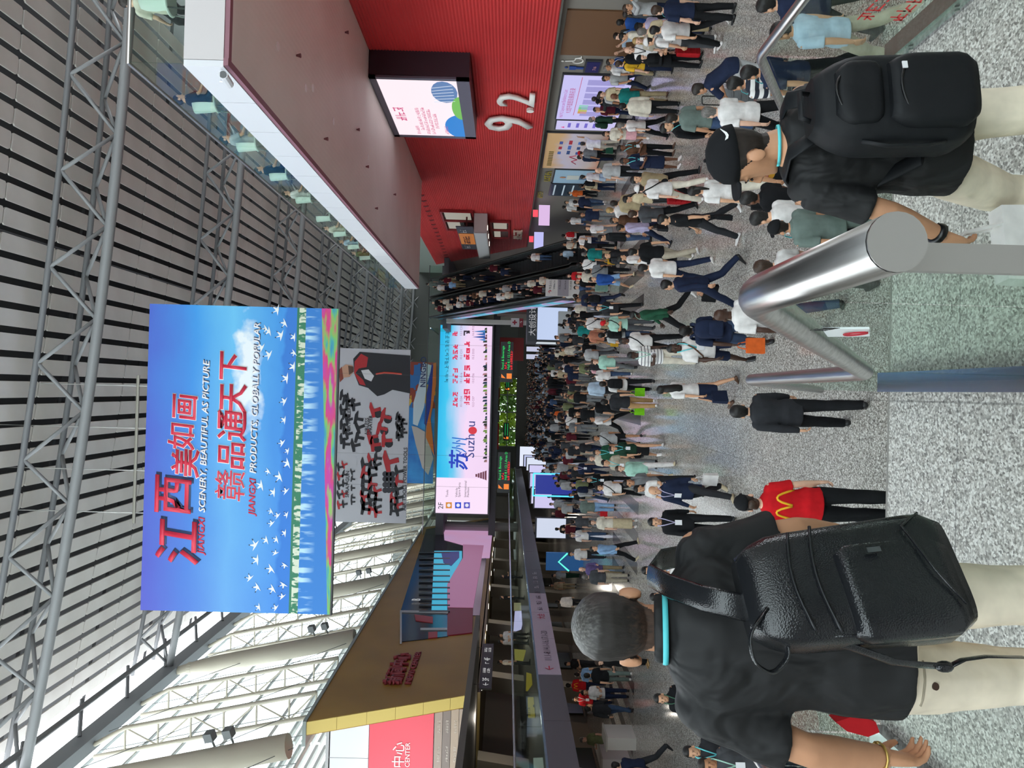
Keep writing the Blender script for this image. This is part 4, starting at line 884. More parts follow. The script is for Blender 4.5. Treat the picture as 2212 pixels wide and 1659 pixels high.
MB().box((6.8,11),(63.5,66),(2.6,5.6)).obj('red_fascia',mat('A83A3A',.5),rs); MB().box((6.6,6.8),(63.5,66),(0,5.6)).obj('side_wall',mat('6A5A54',.6),rs)
for k in range(3): MB().box((7.2+1.3*k,7.7+1.3*k),(63.4,63.5),(1.2,2.3)).obj('lit_poster',E_(('E6E2FF','E8F0C0','F0E8FF')[k],.9),rs)
MB().box((7.4,8.6),(63.4,63.5),(3.6,4.6)).obj('pale_panel',mat('9A8E8A',.5),rs)
r2=thing('shop_front',(4,78,0),'far red angled shop fascia behind the right LED sign','shopfront')
MB().slab([(3.2,78,2.9),(5.6,78,2.9),(5.6,78,6.5),(4.6,78,6.5),(3.2,78,4.6)],(0,.3,0)).obj('red_fascia',mat('A83A3A',.5),r2)
for k in range(2): MB().box((3.4+.8*k,3.9+.8*k),(77.9,78),(0,2.6)).obj('lit_poster',E_('E0E4FF',.7),r2)
# far end wall with garden beyond the glass
fe=thing('window_4',(0,125,0),'glazed far end of the hall with green trees outside','window',kind='structure')
MB().box((-30,20),(125,125.1),(5.9,23)).obj('upper_wall',mat('50524E',.7),fe); MB().box((-30,20),(125,125.1),(0,2.9)).obj('lower_wall',mat('4A4844',.7),fe)
MB().box((-30,-9.5),(125,125.1),(2.9,5.9)).obj('side_wall',mat('50524E',.7),fe); MB().box((2.2,20),(125,125.1),(2.9,5.9)).obj('side_wall',mat('50524E',.7),fe)
for k in range(5):
    x=-9.5+2.9*k
    MB().box((x,x+.2),(124.8,125),(2.9,5.9)).obj('mullion',mat('5E605E',.5),fe)
    if k<4: MB().box((x+.22,x+2.88),(124.9,124.93),(2.95,5.85)).obj('pane',M_SKYGLASS,fe)
MB().box((-9.5,2.2),(124.8,125),(4.3,4.45)).obj('transom',mat('5E605E',.5),fe)
rr=random.Random(21)
for k in range(6):
    x=-11+2.9*k; t=thing('garden_tree',(x,134,0),('yellow green','mid green')[k%2]+' tree outside the far windows, '+('first','second','third','fourth','fifth','sixth')[k]+' from the left','tree','trees outside the far end')
    MB().tube([(x,134,0),(x+.3,134,3),(x,134,5)],[.2,.16,.1],6).obj('trunk',mat('5A4A38'),t)
    cr=MB()
    for j in range(420):
        p=Vector((x+rr.uniform(-1.35,1.35),134+rr.gauss(0,1.0),4.3+rr.gauss(0,1.5))); a=Vector((rr.uniform(-1,1),rr.uniform(-1,1),rr.uniform(-1,1))).normalized()*.5; b_=a.cross(Vector((rr.random(),rr.random(),1))).normalized()*.3
        cr.add([p-a,p+b_,p+a,p-b_],[(0,1,2,3)])
    cr.obj('foliage',mat(('CCE060','9CC070')[k%2],.7),t)
tag(MB().box((-40,30),(125.2,150),(-.32,.02)).obj('ground',mat('7C8A5C',.9)),'garden ground outside the far end','ground',kind='structure')
# lit screens and shop units along the far left ground floor
fsx=[(1172,1078,50,'D8D0FA'),(1135,1020,62,'DCD6FF'),(1138,1038,60,'D2CAF6'),(1145,1070,56,'E4E0FF'),(1155,1140,46,'D8E0F4'),(1128,1002,70,'E4ECFF'),(1115,995,80,'C8D0F8')]
for k,(x,y,yy,cl) in enumerate(fsx):
    p=P(x,y,Y=yy); p.z=max(.6,p.z-.9)
    t=thing('led_screen',(p.x,yy,0),('first','second','third','fourth','fifth','sixth','seventh')[k]+' of the small lit panels along the far left shops','screen','lit panels along the far left')
    MB().box((p.x-.65,p.x+.65),(yy,yy+.15),(0,2.6)).obj('frame',mat('3A3A44',.5),t); MB().box((p.x-.6,p.x+.6),(yy-.02,yy),(.7,2.5)).obj('screen',E_(cl,.9),t)
ns=thing('neon_frame',(-5.9,47,0),'blue neon framed display stand on the left of the far crowd','display')
MB().box((-6.5,-5.3),(47,47.2),(0,2.6)).obj('panel',E_('2838A8',.7),ns)
for (a,b_) in (((-6.6,46.98,.1),(-6.6,46.98,2.75)),((-5.2,46.98,.1),(-5.2,46.98,2.75)),((-6.6,46.98,2.75),(-5.2,46.98,2.75))): MB().tube([a,b_],.05,5).obj('neon_tube',E_('50C8FF',1.6),ns)
n2=thing('neon_frame',(-9.6,42,0),'cyan lit display stand under the mezzanine','display')
MB().box((-10.1,-9.1),(42,42.2),(0,2.1)).obj('panel',E_('2060A0',.5),n2); MB().tube([(-10.1,41.97,.8),(-9.6,41.97,1.4),(-9.1,41.97,.9)],.05,5).obj('neon_tube',E_('60E8D0',1.3),n2)
lb=thing('lit_booth',(-7.4,84,0),'bright white booth wall behind the far crowd','booth'); MB().box((-8.5,-6.3),(84,84.3),(0,2.9)).obj('lit_wall',E_('E8EEFF',.95),lb); MB().box((-8.8,-6.1),(83.9,84),(2.9,3.3)).obj('fascia',mat('3A3A40',.5),lb)
# ================================================================== people
def remesh(mb, vox, smooth=4, name='form', wob=0, wscale=9, seed=0):
    """fuse overlapping closed shapes into one continuous skin"""
    me=mb.mesh(name); o=bpy.data.objects.new('tmp',me); COL.objects.link(o)
    r=o.modifiers.new('r','REMESH'); r.mode='VOXEL'; r.voxel_size=vox; r.use_smooth_shade=True
    if smooth: s=o.modifiers.new('s','SMOOTH'); s.iterations=smooth; s.factor=.5
    dg=bpy.context.evaluated_depsgraph_get(); out=bpy.data.meshes.new_from_object(o.evaluated_get(dg)); bpy.data.objects.remove(o); bpy.data.meshes.remove(me)
    out.name=name
    if wob:
        nv=[v.normal.copy() for v in out.vertices]
        for v,n in zip(out.vertices,nv):
            c=v.co; k=noise.noise(Vector((c.x*wscale,c.y*wscale,c.z*wscale*.55+seed)))+.5*noise.noise(Vector((c.x*wscale*2.3+7,c.y*wscale*2.3,c.z*wscale*1.5+seed)))
            v.co=c+n*k*wob
    out.polygons.foreach_set('use_smooth',[True]*len(out.polygons))
    return out
# --- poses: legs (hip, knee) degrees for +x and -x leg; arms (upper, fore) directions as (out, forward, down)
A0=((.16,-.02,1),(.08,.16,1))
POSE={
 'stand':dict(legs=((3,2),(-3,3)),arms=(A0,A0)),
 'walk':dict(legs=((23,8),(-15,18)),arms=(((.14,-.32,1),(.06,-.05,1)),((.14,.30,1),(.04,.55,1)))),
 'walk2':dict(legs=((-15,18),(23,8)),arms=(((.14,.30,1),(.04,.55,1)),((.14,-.32,1),(.06,-.05,1)))),
 'stride':dict(legs=((31,4),(-27,32)),arms=(((.16,-.45,1),(.1,-.1,1)),((.16,.42,1),(.0,.7,.9))),lean=4),
 'phone':dict(legs=((4,3),(-2,2)),arms=(A0,((.14,.18,1),(-.35,.95,-.12))),head=(0,18)),
 'hold':dict(legs=((3,3),(-3,3)),arms=(((.16,.12,1),(-.35,.95,.15)),((.16,.12,1),(-.35,.95,.15))),head=(0,10)),
 'raise':dict(legs=((2,2),(-2,2)),arms=(((.22,.75,.05),(-.3,.55,-.75)),((.22,.75,.05),(-.3,.55,-.75)))),
 'point':dict(legs=((8,3),(-6,6)),arms=(A0,((.55,.55,-.55),(.3,.55,-.8)))),
 'bent':dict(legs=((20,22),(10,24)),arms=(((.1,.55,.8),(-.1,.8,.5)),((.1,.55,.8),(-.1,.8,.5))),lean=52),
 'sit':dict(legs=((84,86),(82,84)),arms=(((.14,.35,1),(-.1,.95,.2)),((.14,.35,1),(-.1,.95,.2))),sit=1),
 'heroA':dict(legs=((10,10),(2,4)),arms=(((.30,-.08,1),(.12,.30,1)),((.20,.02,1),(-.02,.50,.9))),lean=3),
 'heroB':dict(legs=((26,14),(-14,22)),arms=(((.34,-.16,1),(.22,.34,1)),((.16,.15,1),(.02,.5,1))),lean=6,head=(48,14)),
}
HIPW=.092; THI=.43; SHN=.42; ANK=.085
def frame(z,ref):
    z=z.normalized(); x=ref.cross(z)
    if x.length<1e-3: x=Vector((1,0,0)).cross(z)
    x.normalize(); y=z.cross(x); return Matrix((x,y,z)).transposed()
class Sk:
    """joints of one pose; person faces -Y, 1.75 m tall"""
    def __init__(s,pose,sex):
        d=POSE[pose]; s.d=d; s.sex=sex
        s.sw=.180 if sex=='m' else .158
        legs=[]; lo=9
        for i,(h,k) in enumerate(d['legs']):
            sg=1 if i==0 else -1; h,k=R(h),R(k)
            hip=Vector((sg*HIPW,0,0)); kn=hip+Vector((sg*.012,-math.sin(h),-math.cos(h)))*THI; an=kn+Vector((sg*.004,-math.sin(h-k),-math.cos(h-k)))*SHN
            pit=0 if d.get('sit') else max(0,-(h-k))*.75 if (h-k)<-.25 else (-.25 if h>.33 and not d.get('sit') else 0)
            legs.append((hip,kn,an,pit)); lo=min(lo,an.z-ANK-max(0,math.sin(pit))*.10)
        s.zp=-lo+.0; up=Vector((0,0,s.zp))
        s.legs=[(a+up,b+up,c+up,p) for a,b,c,p in legs]
        s.pel=Vector((0,0,s.zp+.04)); ln=R(d.get('lean',0)); s.rot=Matrix.Rotation(ln,3,'X')
        s.T=lambda p,s=s: s.pel+s.rot@p
        def Tt(p,s=s,ln=ln):
            k=min(1,max(0,(p.z+.06)/.16)); return s.pel+Matrix.Rotation(ln*k,3,'X')@p
        s.Tt=Tt
        s.arms=[]
        for i,(u,f) in enumerate(d['arms']):
            sg=1 if i==0 else -1
            v=lambda q: Vector((sg*q[0],-q[1],-q[2])).normalized()
            sh=s.T(Vector((sg*s.sw,.005,.398))); el=sh+v(u)*.285; wr=el+v(f)*.25
            s.arms.append((sh,el,wr,v(u),v(f),sg))
        hy,hp=d.get('head',(0,0)); s.neck=s.T(Vector((0,-.004,.50)))
        s.hm=Matrix.Translation(s.neck)@(Matrix.Rotation(ln*.35,3,'X')@Matrix.Rotation(R(hy),3,'Z')@Matrix.Rotation(R(hp),3,'X')).to_4x4()
SKC={}
def skel(pose,sex):
    if (pose,sex) not in SKC: SKC[(pose,sex)]=Sk(pose,sex)
    return SKC[(pose,sex)]
def torso_rings(sex,e=0.0,lo=-.12):
    if sex=='m': r=[(-.12,.12,.095),(-.05,.160,.115),(.03,.158,.112,.004),(.11,.148,.104),(.20,.156,.108,-.004),(.30,.172,.116,-.006),(.37,.178,.110,0),(.42,.166,.092,.004),(.455,.126,.078,.008),(.48,.082,.068,.008),(.50,.060,.060,.004)]
    else: r=[(-.12,.125,.10),(-.05,.165,.118),(.03,.160,.112,.004),(.11,.130,.092),(.20,.130,.098,-.006),(.29,.145,.118,-.018),(.36,.150,.105,-.004),(.42,.132,.088,.004),(.46,.085,.07,.006),(.49,.052,.055,.004)]
    return [(q[0],q[1]+e,q[2]+e)+tuple(q[3:]) for q in r if q[0]>=lo]
def hand_mb(s,tfm,sg,curl=.5):
    h=MB(); v=lambda p: tfm@Vector(p)
    h.rings([(.012,.020,.026),(-.02,.019,.034),(-.055,.016,.041),(-.088,.012,.040)],10,lambda p:v(p))
    for (y,l,k) in ((-.031,.070,1),(-.0105,.080,1),(.0105,.075,1.05),(.030,.060,1.1)):
        a=curl*k; p0=Vector((0,y,-.078)); d1=Vector((-sg*math.sin(a*.6),y*.6,-math.cos(a*.6))); p1=p0+d1.normalized()*l*.48
        d2=Vector((-sg*math.sin(a*1.6),y*.3,-math.cos(a*1.6))).normalized(); p2=p1+d2*l*.32; d3=Vector((-sg*math.sin(a*2.3),0,-math.cos(a*2.3))).normalized(); p3=p2+d3*l*.28
        h.tube([v(q) for q in (p0,p1,p2,p3)],[.0095,.009,.0082,.0055],7)
    h.tube([v(q) for q in ((0,-.022,-.02),(-sg*.012,-.050,-.05),(-sg*.020,-.058,-.078),(-sg*.026,-.058,-.098))],[.014,.012,.010,.007],7)
    return h
def hand_tf(wr,fd,sg):
    ref=Vector((0,0,1)) if abs(fd.z)<.75 else Vector((0,-1,0))
    z=-fd; th=ref-z*ref.dot(z); th.normalize(); y=-th; x=y.cross(z)
    M=Matrix((x,y,z)).transposed().to_4x4(); M.translation=wr; return M
def head_mb(sex):
    b=MB(); j=.0 if sex=='m' else -.004
    b.rings([(.004,.026,.030,-.064),(.018,.042+j,.050,-.046),(.048,.056+j,.074,-.021),(.08,.066+j,.086,-.009),(.115,.0725,.094,-.002),(.15,.076,.099,.004),(.185,.073,.096,.007),(.213,.060,.080,.009),(.233,.036,.048,.009),(.242,.010,.013,.009)],18)
    b.tube([(0,-.088,.115),(0,-.106,.080),(0,-.112,.070),(0,-.096,.060)],[.008,.0115,.0125,.010],8)
    for s in (-1,1):
        b.ball((s*.081,.012,.088),(.010,.023,.033),8,6,Matrix.Rotation(s*.45,3,'Z')); b.ball((s*.074,.004,.066),(.008,.012,.012),6,5); b.ball((s*.032,-.078,.124),(.022,.018,.009),8,5)
    b.ball((0,-.088,.041),(.024,.010,.011),8,5); b.ball((0,-.080,.014),(.022,.02,.014),8,5)
    b.tube([(0,.016,-.085),(0,.010,-.03),(0,.002,.06)],[.060 if sex=='m' else .050,.057 if sex=='m' else .047,.054 if sex=='m' else .046],14)
    return b
HD={}
def add_mesh(mb,me,M):
    o=len(mb.v); mb.v+=[M@v.co for v in me.vertices]; mb.f+=[[i+o for i in p.vertices] for p in me.polygons]
def join_smooth(mb,name):
    me=bpy.data.meshes.new(name); me.from_pydata(mb.v,[],mb.f); me.polygons.foreach_set('use_smooth',[True]*len(me.polygons)); me.update(); return me
def body_mesh(pose,sex,vox,hires=False):
    s=skel(pose,sex); b=MB(); f=1 if sex=='m' else .9
    b.rings(torso_rings(sex),16,s.Tt)
    for (sh,el,wr,u,fd,sg) in s.arms:
        b.ball(sh,(.058*f,.055*f,.058*f)); b.tube([sh,sh+(el-sh)*.45,el],[.052*f,.047*f,.039*f],10)
        b.tube([el-(el-sh)*.08,el,el+(wr-el)*.3,wr+fd*.012],[.038*f,.040*f,.040*f,.026*f],10)
    for (hp,kn,an,pit) in s.legs:
        b.tube([hp+Vector((0,0,.05)),hp-(hp-kn)*.25,hp-(hp-kn)*.6,kn],[.084,.082,.067,.053],12)
        bk=Vector((0,.018,0)); b.tube([kn-(kn-hp)*-.04,kn,kn+(an-kn)*.28+bk,kn+(an-kn)*.65+bk*.4,an],[.052,.053,.054,.041,.034],12)
        c,sn=math.cos(pit),math.sin(pit); q=lambda y,z: an+Vector((0,-(y*c)-(0*sn),z-y*sn))
        b.tube([q(-.05,-.05),q(.02,-.045),q(.10,-.062),q(.17,-.068)],[(.034,.03),(.04,.036),(.044,.024),(.03,.014)],10)
    out=MB(); add_mesh(out,remesh(b,vox,5),Matrix.Identity(4))
    hk=(sex,hires)
    if hk not in HD: HD[hk]=remesh(head_mb(sex),.0045 if hires else .009,3 if hires else 2)
    add_mesh(out,HD[hk],s.hm)
    for (sh,el,wr,u,fd,sg) in s.arms:
        h=hand_mb(s,hand_tf(wr,fd,sg),sg,.55)
        if hires: add_mesh(out,remesh(h,.0042,3),Matrix.Identity(4))
        else: out.add(h.v,h.f)
    return join_smooth(out,'body')
def top_mesh(pose,sex,long_,vox,wob=0,collar=False,loose=0):
    s=skel(pose,sex); b=MB(); f=1 if sex=='m' else .9; e=.016+loose
    r=torso_rings(sex,e,-.06); hem=r[0]
    r=[(-.115-(.05 if long_ else 0),hem[1]+.006,hem[2]+.006)]+r[:-1]+[(.487,.068*f+.004,.066*f,.006)]
    # straighten the waist: cloth hangs
    wa,wb_=(.186,.138) if sex=='m' else (.180,.136)
    lowz=lambda q: max(q[1],wa+loose*.5) if q[0]<.10 else max(q[1],(.166 if sex=='m' else .150)+loose) if q[0]<.33 else q[1]
    r=[(q[0],lowz(q),max(q[2],(wb_ if q[0]<.10 else .118)+loose*.5) if q[0]<.33 else q[2])+tuple(q[3:]) for q in r]
    b.rings(r,18,s.Tt)
    for (sh,el,wr,u,fd,sg) in s.arms:
        b.ball(sh-Vector((sg*.018,0,-.004)),(.070*f,.068*f,.064*f))
        if long_:
            b.tube([sh,sh+(el-sh)*.5,el,el+(wr-el)*.25],[.068*f,.060*f,.054*f,.052*f],12); b.tube([el-(el-sh)*.06,el,el+(wr-el)*.5,wr-fd*.005],[.05*f,.054*f,.048*f,.038*f],12)
        else: b.tube([sh,sh+(el-sh)*.4,sh+(el-sh)*.78],[.064*f,.064*f,.067*f],14)
    if collar or long_:
        n=12; b.tube([s.T(Vector((math.cos(2*math.pi*i/n)*.066*f,math.sin(2*math.pi*i/n)*.066*f+.004,.490+.018*math.sin(2*math.pi*i/n)))) for i in range(n+1)],.014,6)
    return remesh(b,vox,3,'top',wob,8,3)
def bottom_mesh(pose,sex,kind,vox,wob=0):
    s=skel(pose,sex); b=MB()
    if kind in 'kK':
        L=-.50 if kind=='k' else -.80
        if s.d.get('sit'): kind='p'
        else: b.rings([(L,.190,.170),(L*.6,.184,.152),(-.12,.176,.132),(0,.160,.116),(.08,.138,.098)],18,s.Tt)
    if kind in 'ps':
        b.rings([(-.13,.150,.112),(-.08,.172,.126),(-.01,.168,.122),(.05,.152,.108),(.075,.140,.098)],18,s.Tt)
        for (hp,kn,an,pit) in s.legs:
            top=hp+Vector((0,0,.05))
            if kind=='s': b.tube([top,hp-(hp-kn)*.3,hp-(hp-kn)*.88],[.085,.096,.094],14)
            else:
                b.tube([top,hp-(hp-kn)*.25,hp-(hp-kn)*.6,kn],[.084,.092,.084,.072],14); b.tube([kn+(hp-kn)*.06,kn,kn+(an-kn)*.3+Vector((0,.014,0)),kn+(an-kn)*.6+Vector((0,.008,0)),an+(an-kn)*.075],[.07,.072,.075,.068,.062],14)
    return remesh(b,vox,3,'bottom',wob,7,9)
def shoe_mesh(pose,sex,i):
    s=skel(pose,sex); b=MB(); hp,kn,an,pit=s.legs[i]
    c,sn=math.cos(pit),math.sin(pit); q=lambda y,z: an+Vector((0,-(y*c),z-y*sn))
    b.tube([q(-.075,-.052),q(-.05,-.047),q(.02,-.038),q(.10,-.058),q(.17,-.064),q(.195,-.066)],[(.03,.03),(.042,.038),(.047,.045),(.052,.027),(.042,.021),(.022,.014)],12)
    return join_smooth(b,'shoe')
def scalp(off,hires=False):
    """hair as a shell grown from the head itself, thinning to nothing at the hairline"""
    hk=('m',hires)
    if hk not in HD: HD[hk]=remesh(head_mb('m'),.0045 if hires else .009,3 if hires else 2)
    me=HD[hk]; b=MB(); idx={}
    def line(c):
        t=max(0,min(1,(c.y+.065)/.115)); return lerp(.176,.030,t*t*(3-2*t))
    for p in me.polygons:
        c=p.center
        if c.z<line(c) or abs(c.x)>.0800 or c.z<.02 or (abs(c.x)>.0715 and c.z<.124 and -.04<c.y<.038): continue
        f=[]
        for i in p.vertices:
            if i not in idx:
                v=me.vertices[i]; k=max(0,min(1,(v.co.z-line(v.co))/.03)); g=off*(.15+.85*k)*(1+.35*max(0,(v.co.z-.14)/.1))
                n=noise.noise(v.co*45)*off*.22; idx[i]=len(b.v); b.v.append(v.co+v.normal*(g+n))
            f.append(idx[i])
        b.f.append(f)
    return b
def hair_mesh(style,hires=False):
    if style=='hijab':
        b=MB(); b.ball((0,.008,.192),(.083,.103,.064),14,9).ball((0,.030,.122),(.0845,.086,.098),14,9); b.rings([(-.14,.13,.10,.01),(-.06,.085,.085,.012),(.02,.082,.09,.018),(.10,.087,.09,.026),(.17,.087,.098,.018)],16)
        return remesh(b,.010,2,'hair',.002,38,1)
    b=scalp(.0055 if style=='crop' else .013,hires)
    if style=='long': b.rings([(-.27,.07,.020,.098),(-.2,.098,.034,.088),(-.10,.10,.042,.078),(.0,.090,.052,.062),(.12,.084,.060,.045)],14)
    if style=='tail': b.tube([(0,.100,.17),(0,.145,.14),(0,.145,.02),(0,.125,-.10)],[.026,.034,.03,.012],10)
    if style=='bun': b.ball((0,.10,.20),(.045,.045,.045))
    return join_smooth(b,'hair')
def cap_mesh():
    b=MB(); b.rings([(.150,.0835,.108,.012),(.175,.084,.110,.010),(.205,.078,.102,.010),(.235,.058,.076,.010),(.252,.030,.040,.010),(.257,.006,.008,.010)],20); b.ball((0,.01,.258),.008,8,5)
    br=MB(); n=10
    up=[(.080*math.cos(math.pi*i/n)*1.0,-.080-.085*math.sin(math.pi*i/n)**.8,.163-.012*abs(math.cos(math.pi*i/n))**2+.0) for i in range(n+1)]
    br.slab([Vector(p) for p in up],(0,0,.007)); b.add(br.v,br.f)
    me=b.mesh('cap'); me.polygons.foreach_set('use_smooth',[len(p.vertices)<5 for p in me.polygons]); return me
def eyes_mesh():
    b=MB()
    for s in (-1,1): b.ball((s*.031,-.0895,.103),(.013,.006,.0055),8,5); b.tube([(s*.048,-.083,.121),(s*.032,-.097,.126),(s*.016,-.098,.122)],.0035,5)
    return join_smooth(b,'eyes')
def mouth_mesh(): return join_smooth(MB().ball((0,-.0965,.041),(.021,.005,.005),8,5),'mouth')
PM={}
def pm_(key,fn):
    if key not in PM:
        me=fn(); me.materials.clear(); me.materials.append(mat('808080')); PM[key]=me
    return PM[key]
COLS=dict(white='E6E2E0',cream='DCD4C4',black='16171A',charcoal='2C2D31',navy='1E2740',blue='2C56A0',sky='8DB2DA',lightblue='B4C8DC',denim='43587A',jeans='3A4C68',grey='7E8184',lightgrey='B2B3B4',darkgrey='4A4C50',greygreen='6C7A74',teal='1C7C78',mint='A8D4C4',olive='7C8460',green='24523C',darkgreen='1E3A2C',khaki='A89878',beige='C8B898',stone='B4AA98',tan='B08C60',yellow='E0B030',mustard='C89028',orange='E0662A',red='C02028',maroon='5A1C28',pink='E0A8B0',purple='6A5C8E',lavender='B8B0D0',brown='5C4030',peach='B87860',lime='80D020',cyan='60C8D0')
SKIN=dict(a='D8A684',b='E2B49A',c='B98460',d='6E4630',e='452C20',f='C4906E')
HAIR=dict(black='14110F',brown='3A281C',grey='6E6A66',blond='A88A58',dark='231A14')
def cm(c): return cloth(COLS[c])
M_SKIN={}
def skin(k):
    if k not in M_SKIN:
        t=NT('skin_'+k); nz=t.n('TexNoise',Scale=14,Detail=3,Vector=t.obj()); c=lin(SKIN[k]); t.link(t.ramp(nz.outputs[0],[(.3,tuple(v*.88 for v in c[:3])+(1,)),(.7,c)]),t.b.inputs['Base Color'])
        t.b.inputs['Roughness'].default_value=.55; t.b.inputs['Subsurface Weight'].default_value=.0; M_SKIN[k]=t.m
    return M_SKIN[k]
M_HAIR={}
def hairm(k):
    if k not in M_HAIR:
        t=NT('hair_'+k); nz=t.n('TexNoise',Scale=60,Detail=3,Vector=t.n('Mapping',Vector=t.obj(),Scale=(1,1,.3)).outputs[0]); c=lin(HAIR[k]); t.link(t.ramp(nz.outputs[0],[(.3,tuple(v*.6 for v in c[:3])+(1,)),(.7,tuple(min(1,v*1.25) for v in c[:3])+(1,))]),t.b.inputs['Base Color']); t.b.inputs['Roughness'].default_value=.6; t.bump(nz.outputs[0],.5,.005); M_HAIR[k]=t.m
    return M_HAIR[k]
M_MOUTH=mat('8A4A44',.6); M_EYE=mat('1A1410',.35)
def person(x,y,z,h,rot,pose,sex,top,bot,hair,sk,label,group=None,face=True,vox=.018,hires=False,wob=0,shoe='black',collar=False,loose=0):
    """root at the feet; top=(kind,colour or material), bot=(kind,colour), hair=(style,colour)"""
    p=thing('person',(x,y,z),label,'person',group,rz=R(rot)); k=h/1.75; p.scale=(k,k,k)
    s=skel(pose,sex)
    inst('body',pm_(('b',pose,sex,vox,hires),lambda: body_mesh(pose,sex,vox,hires)),p,m_=skin(sk))
    tk,tc=top; lg=tk in 'lj'
    inst('jacket' if tk=='j' else 'shirt',pm_(('t',pose,sex,lg,vox,wob,collar,loose),lambda: top_mesh(pose,sex,lg,vox,wob,collar,loose)),p,m_=cm(tc) if isinstance(tc,str) else tc)
    bk,bc=bot
    inst({'p':'trousers','s':'shorts','k':'skirt','K':'long_skirt'}[bk],pm_(('o',pose,sex,bk,vox,wob),lambda: bottom_mesh(pose,sex,bk,vox,wob)),p,m_=cm(bc) if isinstance(bc,str) else bc)
    for i_ in (0,1): inst('shoe',pm_(('s',pose,sex,i_),lambda: shoe_mesh(pose,sex,i_)),p,m_=mat(COLS[shoe],.5))
    hs,hc=hair
    if hs!='bald':
        if hs=='cap':
            inst('hair',pm_(('h','crop',hires),lambda: hair_mesh('crop',hires)),p,m_=hairm('dark'),mw=s.hm); inst('cap',pm_(('cap',),cap_mesh),p,m_=cm(hc),mw=s.hm)
        elif hs=='hijab': inst('headscarf',pm_(('h',hs),lambda: hair_mesh(hs)),p,m_=cm(hc),mw=s.hm)
        else: inst('hair',pm_(('h',hs,hires),lambda: hair_mesh(hs,hires)),p,m_=hairm(hc) if isinstance(hc,str) else hc,mw=s.hm)
    if face: inst('eyes',pm_(('eyes',),eyes_mesh),p,m_=M_EYE,mw=s.hm); inst('mouth',pm_(('mouth',),mouth_mesh),p,m_=M_MOUTH,mw=s.hm)
    return p
# ---- carried things
def pack_parts():
    def rb(cx,cy,z0,z1,a,b,n=9,top=.55):
        m_=MB(); rs=[]
        for i in range(n+1):
            t=i/n; e=1-max(0,(t-.72)/.28)**2*(1-top) - max(0,(.14-t)/.14)**2*.12; rs.append((lerp(z0,z1,t),a*e,b*e,cy,cx))
        vs=[]; N=20
        for (z,aa,bb,yy,xx) in rs:
            for j in range(N):
                an=2*math.pi*j/N; c,s=math.cos(an),math.sin(an); q=.55
                vs.append((xx+aa*math.copysign(abs(c)**q,c),yy+bb*math.copysign(abs(s)**q,s),z))
        k=len(rs); fs=[(i*N+j,i*N+(j+1)%N,(i+1)*N+(j+1)%N,(i+1)*N+j) for i in range(k-1) for j in range(N)]+[tuple(range(N))[::-1],tuple(range((k-1)*N,k*N))]
        return m_.add(vs,fs)
    body=join_smooth(rb(0,.205,1.0,1.46,.150,.085),'pack_body'); pocket=join_smooth(rb(0,.290,1.02,1.25,.115,.03,7,.8),'pack_pocket')
    st=MB()
    for s in (-1,1): st.tube([(s*.075,.14,1.42),(s*.095,.10,1.475),(s*.105,.0,1.49),(s*.112,-.10,1.43),(s*.12,-.135,1.30),(s*.135,-.08,1.14),(s*.135,.10,1.06)],[(.028,.008)]*7,8)
    st.tube([(-.03,.17,1.45),(-.025,.19,1.49),(.025,.19,1.49),(.03,.17,1.45)],.008,6)
    return body,pocket,join_smooth(st,'straps')
def backpack(p,col,label):
    b=thing('backpack',p.location,label,'backpack','backpacks worn in the crowd',rz=p.rotation_euler.z); b.scale=p.scale
    if 'pk' not in PM:
        PM['pk']=pack_parts()
        for me in PM['pk']: me.materials.append(mat('202020'))
    for nm,me in zip(('main_bag','front_pocket','straps'),PM['pk']): inst(nm,me,b,m_=cm(col))
    return b
def lanyard(p,col,badge=True):
    def mk():
        b=MB()
        for s in (-1,1): b.tube([(s*.07,.02,1.505),(s*.078,-.06,1.47),(s*.06,-.125,1.38),(0,-.142,1.16)],[(.010,.004)]*4,6)
        return join_smooth(b,'lanyard')
    inst('lanyard',pm_(('lan',),mk),p,m_=mat(COLS[col],.6))
    if badge: inst('badge',pm_(('bdg',),lambda: MB().box((-.05,.05),(-.150,-.142),(1.03,1.17)).mesh('badge')),p,m_=mat('E8E8EC',.4))
def handpos(p,pose,sex,i):
    s=skel(pose,sex); sh,el,wr,u,fd,sg=s.arms[i]; q=wr+fd*.09
    return p.matrix_basis@q if 0 else Vector(p.location)+Matrix.Rotation(p.rotation_euler.z,3,'Z')@(q*p.scale.x)
def handbag(pos,rz,col,label,w_=.26,h_=.30,d_=.10,name='carrier_bag',handle=.16):
    b=thing(name,pos-Vector((0,0,h_+handle-.02)),label,'bag',rz=rz); o=Vector((0,0,0))
    body=MB().hexa([(-w_/2,-d_/2,0),(w_/2,-d_/2,0),(w_/2,d_/2,0),(-w_/2,d_/2,0),(-w_/2*.96,-d_/2*.7,h_),(w_/2*.96,-d_/2*.7,h_),(w_/2*.96,d_/2*.7,h_),(-w_/2*.96,d_/2*.7,h_)])
    body.obj('bag_body',cm(col) if isinstance(col,str) and col in COLS else col,b,org=o)
    for s in (-1,1): MB().tube([(-w_*.25,s*d_*.3,h_-.01),(-w_*.14,s*d_*.1,h_+handle*.8),(0,0,h_+handle),(w_*.14,s*d_*.1,h_+handle*.8),(w_*.25,s*d_*.3,h_-.01)],.007,5).obj('handle',cm(col) if isinstance(col,str) and col in COLS else col,b,org=o)
    return b
